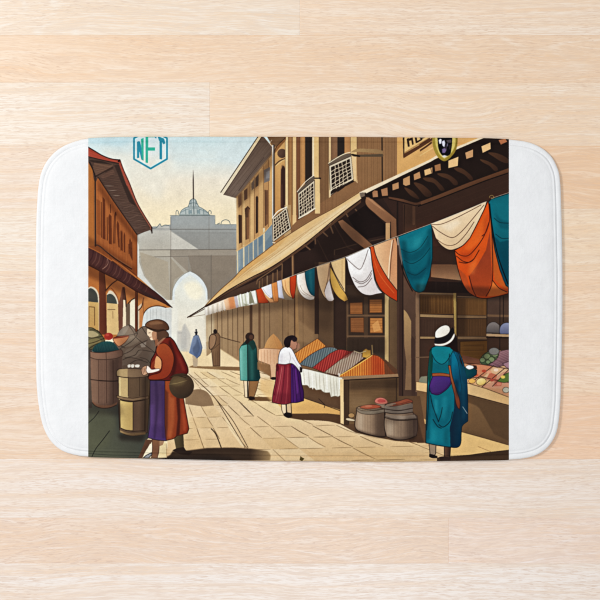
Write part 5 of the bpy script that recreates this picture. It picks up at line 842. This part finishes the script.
    F(T(198, 175, 230, 180, 300, 165, 345, 110, 375, 70, 392, 100, 385, 150, 350, 205, 290, 232, 192, 236), (44, 37, 38), s=0)
    F(T(190, 234, 240, 238, 300, 228, 352, 194, 386, 140, 396, 128, 398, 162, 370, 212, 320, 246, 270, 260, 200, 256), (238, 222, 206), s=0, ol=(90, 70, 60), w=.35)
    F(T(208, 178, 200, 140, 210, 108, 250, 70, 295, 52, 332, 58, 350, 85, 346, 118, 318, 150, 262, 174), (242, 237, 224), c2=(226, 216, 198), g=(437, 328, 446, 337), s=1, ol=(70, 58, 52), w=.4)

def draw_folds():
    U = tr(415, 370, 6.667); I = tr(225, 320, 6.667); g = tr(130, 385, 7.5); Q = tr(390, 200, 5)
    F(U(84, 120, 104, 120, 96, 460, 76, 470), (0, 60, 72), soft=2.5, a=.45); F(U(130, 190, 150, 200, 150, 300, 132, 280), (60, 176, 186), soft=2.5, a=.4); F(U(180, 180, 215, 170, 205, 330, 178, 330), (50, 166, 178), soft=3, a=.3); F(U(110, 400, 150, 400, 140, 480, 100, 480), (40, 160, 170), soft=3, a=.3)
    F(U(195, 400, 225, 390, 225, 505, 190, 500), (0, 78, 90), soft=3, a=.4); F(U(268, 60, 290, 80, 285, 200, 270, 150), (10, 44, 62), soft=2, a=.5); F(U(310, 60, 335, 100, 335, 320, 318, 330), (30, 110, 130), soft=3, a=.35)
    F(I(100, 200, 112, 200, 112, 400, 102, 400), (160, 214, 200), soft=2, a=.5); F(I(195, 200, 212, 250, 228, 390, 205, 395), (18, 50, 50), soft=2.5, a=.5)
    F(I(365, 230, 385, 220, 385, 285, 362, 285), (204, 196, 200), soft=2, a=.6); F(I(325, 480, 440, 490, 440, 552, 318, 548), (90, 24, 40), soft=3, a=.3)
    F(g(285, 60, 300, 60, 300, 390, 285, 400), (190, 110, 66), soft=2, a=.4); F(g(140, 300, 270, 310, 270, 412, 134, 395), (60, 40, 84), soft=4, a=.25)
    for p, c, a_ in ((Q(52, 200, 80, 200, 100, 400, 80, 380), (0, 66, 78), .5), (Q(120, 200, 160, 180, 150, 240, 110, 250), (60, 168, 176), .35), (Q(150, 410, 175, 380, 165, 450, 145, 455), (50, 150, 160), .35), (Q(190, 150, 208, 140, 208, 330, 195, 340), (0, 60, 72), .45),
                     (Q(350, 260, 400, 262, 430, 230, 400, 300, 350, 300), (160, 56, 20), .4), (Q(400, 320, 440, 290, 420, 370, 390, 370), (248, 140, 66), .4), (Q(470, 90, 492, 60, 490, 160, 465, 190), (170, 62, 22), .4), (Q(250, 130, 330, 100, 360, 110, 300, 160), (250, 230, 200), .5)):
        F(p, c, soft=3, a=a_)

def draw_marks():
    G = tr(125, 132, 10); N = tr(420, 132, 6.316)
    te, gr = (52, 150, 172), (62, 180, 156)
    L(G(256, -30, 90, 62, 90, 270, 256, 366, 420, 270, 420, 62, 256, -30), te, 1.75)
    L(G(104, 70, 104, 262, 256, 348, 406, 262, 406, 70, 256, -10, 104, 70), (196, 236, 240), .8, a=.6)
    F(G(120, 98, 145, 90, 142, 258, 120, 262), te); F(G(122, 100, 150, 96, 186, 250, 184, 286, 164, 276), te); F(G(160, 70, 186, 60, 186, 286, 168, 270), gr)
    F(G(206, 40, 232, 40, 230, 310, 206, 306), gr); R(147.8, 147.4, 155, 150.6, gr); R(147.8, 133, 156, 137.2, gr)
    F(G(326, 40, 390, 66, 404, 112, 384, 124, 366, 92, 340, 88), te); F(G(345, 80, 370, 88, 370, 274, 346, 272), te); F(G(284, 40, 316, 44, 312, 66), te)
    # gold shield
    Y = tr(425, 133, 15)
    F(Y(110, 30, 110, 130, 120, 200, 145, 280, 185, 350, 235, 400, 290, 424, 340, 405, 395, 355, 450, 285, 478, 210, 488, 130, 490, 30), (168, 146, 62), c2=(150, 126, 48), g=(432, 0, 456, 0))
    F(Y(150, 30, 155, 150, 180, 240, 225, 330, 290, 385, 350, 345, 420, 260, 455, 170, 460, 30), (214, 194, 112), a=.85, soft=.4); F(Y(180, 30, 190, 110, 200, 220, 225, 290, 260, 335, 330, 345, 375, 320, 395, 240, 405, 150, 408, 30), (28, 24, 28))
    for p, c in ((Y(205, 110, 225, 85, 250, 95, 245, 160, 215, 165), (222, 222, 236)), (Y(250, 130, 290, 105, 305, 150, 290, 215, 262, 190), (208, 208, 226)), (Y(315, 110, 395, 95, 395, 150, 340, 150), (92, 82, 84)), (Y(325, 160, 345, 150, 345, 200, 330, 205), (120, 112, 130)), (Y(255, 240, 300, 225, 325, 250, 300, 300, 260, 300), (120, 104, 140)), (Y(250, 345, 290, 330, 335, 345, 290, 372), (206, 200, 190)), (Y(310, 180, 325, 190, 322, 260, 310, 250), (88, 76, 92)), (Y(360, 180, 390, 170, 380, 250, 360, 240), (70, 56, 54))):
        F(p, c, soft=.4)

def paint():
    draw_sky_gate(); draw_ground(); draw_left(); draw_left_goods(); draw_right_building(); draw_right_market(); draw_bunting(); draw_far_people(); draw_stall(); draw_shades(); draw_woman_left(); draw_front_people(); draw_folds(); draw_marks()
    # ink on fabric: local contrast, tone and a little mottling
    X = IMG.copy()
    for k in range(3): X[..., k] += .24*(IMG[..., k]-boxblur(IMG[..., k], 16))
    n = boxblur(RNG.randn(RH//8+2, RW//8+2).astype(np.float32), 1); n = boxblur(np.kron(n, np.ones((8, 8), np.float32))[:RH, :RW], 5)
    n2 = boxblur(np.kron(RNG.randn(RH//3+1, RW//3+1).astype(np.float32), np.ones((3, 3), np.float32))[:RH, :RW], 1)
    g = X.mean(2, keepdims=True); X = g+(X-g)*.84
    X = np.clip(X, 0, 1); X = X+.42*X*(1-X)*(X-.66)*2+.004
    return np.clip(X*(1+n[..., None]*.045+n2[..., None]*.028), .02, 1)

# ---------------------------------------------------------------- bath mat
OUT = [(300, 137.2), (380, 137.4), (450, 138.0), (490, 138.6), (510, 139.6), (528, 142.2), (541, 147.6), (550.5, 155.6), (556.6, 166), (559.8, 178), (561.2, 205), (562.2, 250), (562.5, 300), (562.0, 340), (561.2, 375), (560.2, 405),
       (557.6, 428), (552.4, 441), (544, 450.4), (531, 456.8), (510, 459.6), (470, 460.4), (400, 461.4), (340, 461.2), (260, 460.6), (180, 459.0), (120, 457.6), (88, 456.6), (72, 454.2), (60, 449.4), (50, 440), (42.8, 425.5), (38.6, 405), (36.4, 380), (35.6, 335),
       (35.6, 280), (36, 240), (37, 205), (39.4, 180), (44.6, 165), (52.5, 154.4), (62, 147), (74, 141.8), (88, 138.6), (110, 137.4), (150, 137.1), (220, 137)]
def resample(P, n):
    P = np.vstack([P, P[:1]]); d = np.r_[0, np.cumsum(np.hypot(*np.diff(P, axis=0).T))]
    t = np.linspace(0, d[-1], n+1)[:-1]
    return np.c_[np.interp(t, d, P[:, 0]), np.interp(t, d, P[:, 1])], t
OUT = OUT[40:]+OUT[:40]
O_, arc = resample(crom(OUT, True, 12), 1600)
T_ = np.roll(O_, -4, 0)-np.roll(O_, 4, 0); T_ /= np.hypot(*T_.T)[:, None]
NI = np.c_[-T_[:, 1], T_[:, 0]]                      # inward normal (outline runs clockwise on the page)
# section through the rim: inset in units, height in mm; rolled hem, stitched groove, pile
PROF = np.array([(3.0, .15), (1.4, .5), (.4, 1.8), (0, 3.4), (.12, 4.9), (.8, 6.4), (1.8, 7.0), (3.0, 7.1), (4.0, 6.8), (4.7, 6.3), (5.2, 6.6), (5.8, 7.9), (6.5, 8.5), (7.3, 8.4), (8.2, 8.45), (9.6, 9.2), (12, 9.9), (16, 10.4), (24, 10.9)])
PR = crom(PROF, False, 3)
LEN = arc[-1]+arc[1]
def warp(d, z, a):
    """hand-sewn irregularity of the hem at arc length a: inset and height"""
    g = math.exp(-((d-5.0)/1.2)**2)
    return d+g*.11*wob(a, 12)+.10*wob(a, 8, 1)*min(1, d/2), z+g*.14*wob(a, 57, 2)+min(1, z/4)*.10*wob(a, 27, .5)
def wob(a, f, ph=0):  return np.sin(2*math.pi*(a*f)/LEN+ph)+.6*np.sin(2*math.pi*a*(2*f+3)/LEN+1.3+ph)+.4*np.sin(2*math.pi*a*(5*f-1)/LEN+2.1*ph)
def puff(x, y):
    """slow unevenness of the stuffed pad, mm"""
    return .30*np.sin(x*.031+1.1)*np.sin(y*.043+.4)+.22*np.sin(x*.083+y*.05)+.16*np.sin(y*.13-x*.06+2.)+.09*np.sin(x*.21+.3)*np.sin(y*.19)
def mesh_grid(name, V, closed, parent, mat, smooth=True):
    """V: rows x cols x 3"""
    R_, C_ = V.shape[:2]
    i = np.arange(R_-1)[:, None]*C_; j = np.arange(C_ if closed else C_-1)[None, :]; j2 = (j+1) % C_
    q = np.stack([i+j, i+j2, i+C_+j2, i+C_+j], -1).reshape(-1, 4)
    me = bpy.data.meshes.new(name)
    me.vertices.add(R_*C_); me.vertices.foreach_set('co', V.reshape(-1).astype(np.float32))
    me.loops.add(q.size); me.loops.foreach_set('vertex_index', q.reshape(-1).astype(np.int32))
    me.polygons.add(len(q)); me.polygons.foreach_set('loop_start', np.arange(0, q.size, 4, dtype=np.int32)); me.polygons.foreach_set('loop_total', np.full(len(q), 4, np.int32))
    me.update(calc_edges=True); me.validate()
    if smooth: me.polygons.foreach_set('use_smooth', np.ones(len(me.polygons), bool))
    me.materials.append(mat)
    o = bpy.data.objects.new(name, me); sc.collection.objects.link(o); o.parent = parent
    return o, me
def unproj(px, py, zmm):
    z = zmm*.001; k = S*(H-z)/H
    return np.stack([(px-300)*k, (300-py)*k, z], -1)

mat_root = bpy.data.objects.new('bath_mat', None); sc.collection.objects.link(mat_root)
tag(mat_root, 'white rounded bath mat printed with a painted market street, lying on pale oak boards', 'bath mat')

def fabric(name, printed):
    m = NT(name); P = m.n('TexCoord').outputs['Object']
    nap = m.noise(m.vm('MULTIPLY', P, (900, 900, 900)), 1., 3., .6)
    tuft = m.noise(m.vm('MULTIPLY', P, (260, 260, 260)), 1., 3., .55)
    wx = m.noise(m.vm('MULTIPLY', P, (700, 40, 1)), 1., 2., .5); wy = m.noise(m.vm('MULTIPLY', P, (40, 700, 1)), 1., 2., .5)
    soft = m.noise(m.vm('MULTIPLY', P, (42, 42, 42)), 1., 4., .55)
    h = m.math('ADD', m.math('MULTIPLY', nap, .35), m.math('ADD', m.math('MULTIPLY', tuft, .5), m.math('MULTIPLY', m.math('ADD', wx, wy), .35)))
    v = m.math('ADD', m.ramp(h, .45, 1.05, .965 if not printed else .95, 1.03, False), m.ramp(soft, .3, .7, -.03, .015, False))
    if printed: b = m.n('VertexColor', layer_name='print').outputs[0]
    else: b = (.835, .838, .845, 1)
    g = m.n('CombineColor', i0=v, i1=v, i2=v).outputs[0]
    m.put(m.b.inputs['Base Color'], m.mix(1., b, g, 'MULTIPLY'))
    m.b.inputs['Roughness'].default_value = .85; m.b.inputs['Specular IOR Level'].default_value = .05 if printed else .18
    m.b.inputs['Sheen Weight'].default_value = .0 if printed else .12; m.b.inputs['Sheen Roughness'].default_value = .5
    b1 = m.n('Bump', Strength=.35 if printed else .5, Distance=.0005, Height=h)
    b2 = m.n('Bump', Strength=.4 if printed else .9, Distance=.002, Height=soft, Normal=b1.outputs[0])
    m.put(m.b.inputs['Normal'], b2.outputs[0])
    return m.m
white = fabric('white_fleece', False); inked = fabric('printed_fleece', True)

# body of the mat: rings following the outline, then the flat middle
Vr = []
for d, z in PR:
    dd, zz = warp(d, z, arc)
    p = O_+NI*np.asarray(dd)[..., None]
    f = min(1, max(0, (d-6)/10))
    Vr.append(unproj(p[:, 0], p[:, 1], np.maximum(zz+f*puff(p[:, 0], p[:, 1]), .1)))
Vr = np.array(Vr)
kg = int(np.argmin(np.abs(np.array([d for d, _ in PR])-5.0)))     # the stitched groove
hem, hm = mesh_grid('hem', Vr[:kg+1], True, mat_root, white); tag(hem, 'rolled white hem stitched all round the edge')
pad, pm = mesh_grid('pad', Vr[kg:], True, mat_root, white)
bm = bmesh.new(); bm.from_mesh(pm); bm.verts.ensure_lookup_table()
nC = len(O_); last = (len(PR)-1-kg)*nC
# middle filled by shrinking rings towards the centre line
cx0, cx1, cyc = 100., 498., 299.
prev = [bm.verts[last+i] for i in range(nC)]; pin = O_+NI*PR[-1][0]
for k in range(1, 13):
    t = k/12.; q = pin.copy(); tx = np.clip(pin[:, 0], cx0, cx1)
    q[:, 0] = pin[:, 0]*(1-t)+tx*t; q[:, 1] = pin[:, 1]*(1-t)+cyc*t
    v3 = unproj(q[:, 0], q[:, 1], 10.9+puff(q[:, 0], q[:, 1])) if k < 12 else unproj(q[:, 0], q[:, 1], 10.9+puff(q[:, 0], q[:, 1]))
    cur = [bm.verts.new(v) for v in v3]
    for i in range(nC): bm.faces.new((prev[i], prev[(i+1) % nC], cur[(i+1) % nC], cur[i]))
    prev = cur
bmesh.ops.remove_doubles(bm, verts=prev, dist=1e-5)
bmesh.ops.recalc_face_normals(bm, faces=bm.faces)
for f in bm.faces: f.smooth = True
bm.to_mesh(pm); bm.free()
bm = bmesh.new(); bm.from_mesh(hm); bmesh.ops.reverse_faces(bm, faces=bm.faces) if sum(f.normal.z*f.calc_area() for f in bm.faces) < 0 else None; bm.to_mesh(hm); bm.free()
tag(pad, 'plain white fleece pad')

# the printed field: fine sheet that wraps over the hem at top and bottom
XL, XR, PPU = 88.3, 508.8, 3.3
nx = int((XR-XL)*PPU); xs = np.linspace(XL, XR, nx)
top = O_[(O_[:, 1] < 300) & (O_[:, 0] > 70) & (O_[:, 0] < 530)]; top_a = arc[(O_[:, 1] < 300) & (O_[:, 0] > 70) & (O_[:, 0] < 530)][np.argsort(top[:, 0])]; top = top[np.argsort(top[:, 0])]; bot = O_[(O_[:, 1] > 300) & (O_[:, 0] > 70) & (O_[:, 0] < 530)]; bot_a = arc[(O_[:, 1] > 300) & (O_[:, 0] > 70) & (O_[:, 0] < 530)][np.argsort(bot[:, 0])]; bot = bot[np.argsort(bot[:, 0])]
yT = np.interp(xs, top[:, 0], top[:, 1]); yB = np.interp(xs, bot[:, 0], bot[:, 1])
PF = [tuple(v) for v in crom(PROF, False, 8)]; q = []
for (d0, z0), (d1, z1) in zip(PF[:-1], PF[1:]):
    k = max(1, math.ceil(abs(d1-d0)/.3)); q += [(d0+(d1-d0)*i/k, z0+(z1-z0)*i/k) for i in range(k)]
PF = np.array(q+[PF[-1]]); tg = np.gradient(PF*[S*1000, 1], axis=0); tg /= np.hypot(*tg.T)[:, None]; nrm = np.c_[-tg[:, 1], tg[:, 0]]       # section normal, mm
PF = PF+nrm*.35/np.array([S*1000, 1]); PF[:, 1] = np.maximum(PF[:, 1], .45)
DM = PF[-1, 0]; ZM = PF[-1, 1]
aT = np.interp(xs, top[:, 0], top_a); aB = np.interp(xs, bot[:, 0], bot_a)
def rim(yE, sg, a):
    out = []
    for d, z in PF:
        dd, zz = warp(d, z, a); y = yE+sg*dd; f = min(1, max(0, (d-6)/10))
        out.append((y, zz+f*puff(xs, y)))
    return out
rt = rim(yT, 1, aT); rb = rim(yB, -1, aB)
nm = int((yB-yT).mean()*PPU-2*DM*PPU)
mid = []
for k in range(1, nm):
    t = k/nm; y = (yT+DM)*(1-t)+(yB-DM)*t
    mid.append((y, ZM+puff(xs, y)))
allr = rt+mid+rb[::-1]
PY = np.array([a for a, _ in allr]); PZ = np.array([b for _, b in allr]); PX = np.broadcast_to(xs, PY.shape)
V = unproj(PX, PY, PZ)
sheet, sm = mesh_grid('printed_picture', V[::-1], False, mat_root, inked)
tag(sheet, 'market street scene with bunting, stalls and robed shoppers printed across the middle of the mat')
art = paint(); art = boxblur(art[..., 0], 1), boxblur(art[..., 1], 1), boxblur(art[..., 2], 1)
fx = np.clip((PX[::-1]-PX0)*RS-.5, 0, RW-1.001); fy = np.clip((PY[::-1]-PY0)*RS-.5, 0, RH-1.001)
ix, iy = fx.astype(int), fy.astype(int); ax, ay = fx-ix, fy-iy
chan = [(a[iy, ix]*(1-ax)+a[iy, ix+1]*ax)*(1-ay)+(a[iy+1, ix]*(1-ax)+a[iy+1, ix+1]*ax)*ay for a in art]
rgb = s2l(np.stack(chan, -1)*255.)*INK
at = sm.color_attributes.new('print', 'FLOAT_COLOR', 'POINT')
at.data.foreach_set('color', np.concatenate([rgb, np.ones(rgb.shape[:2]+(1,))], -1).reshape(-1).astype(np.float32))
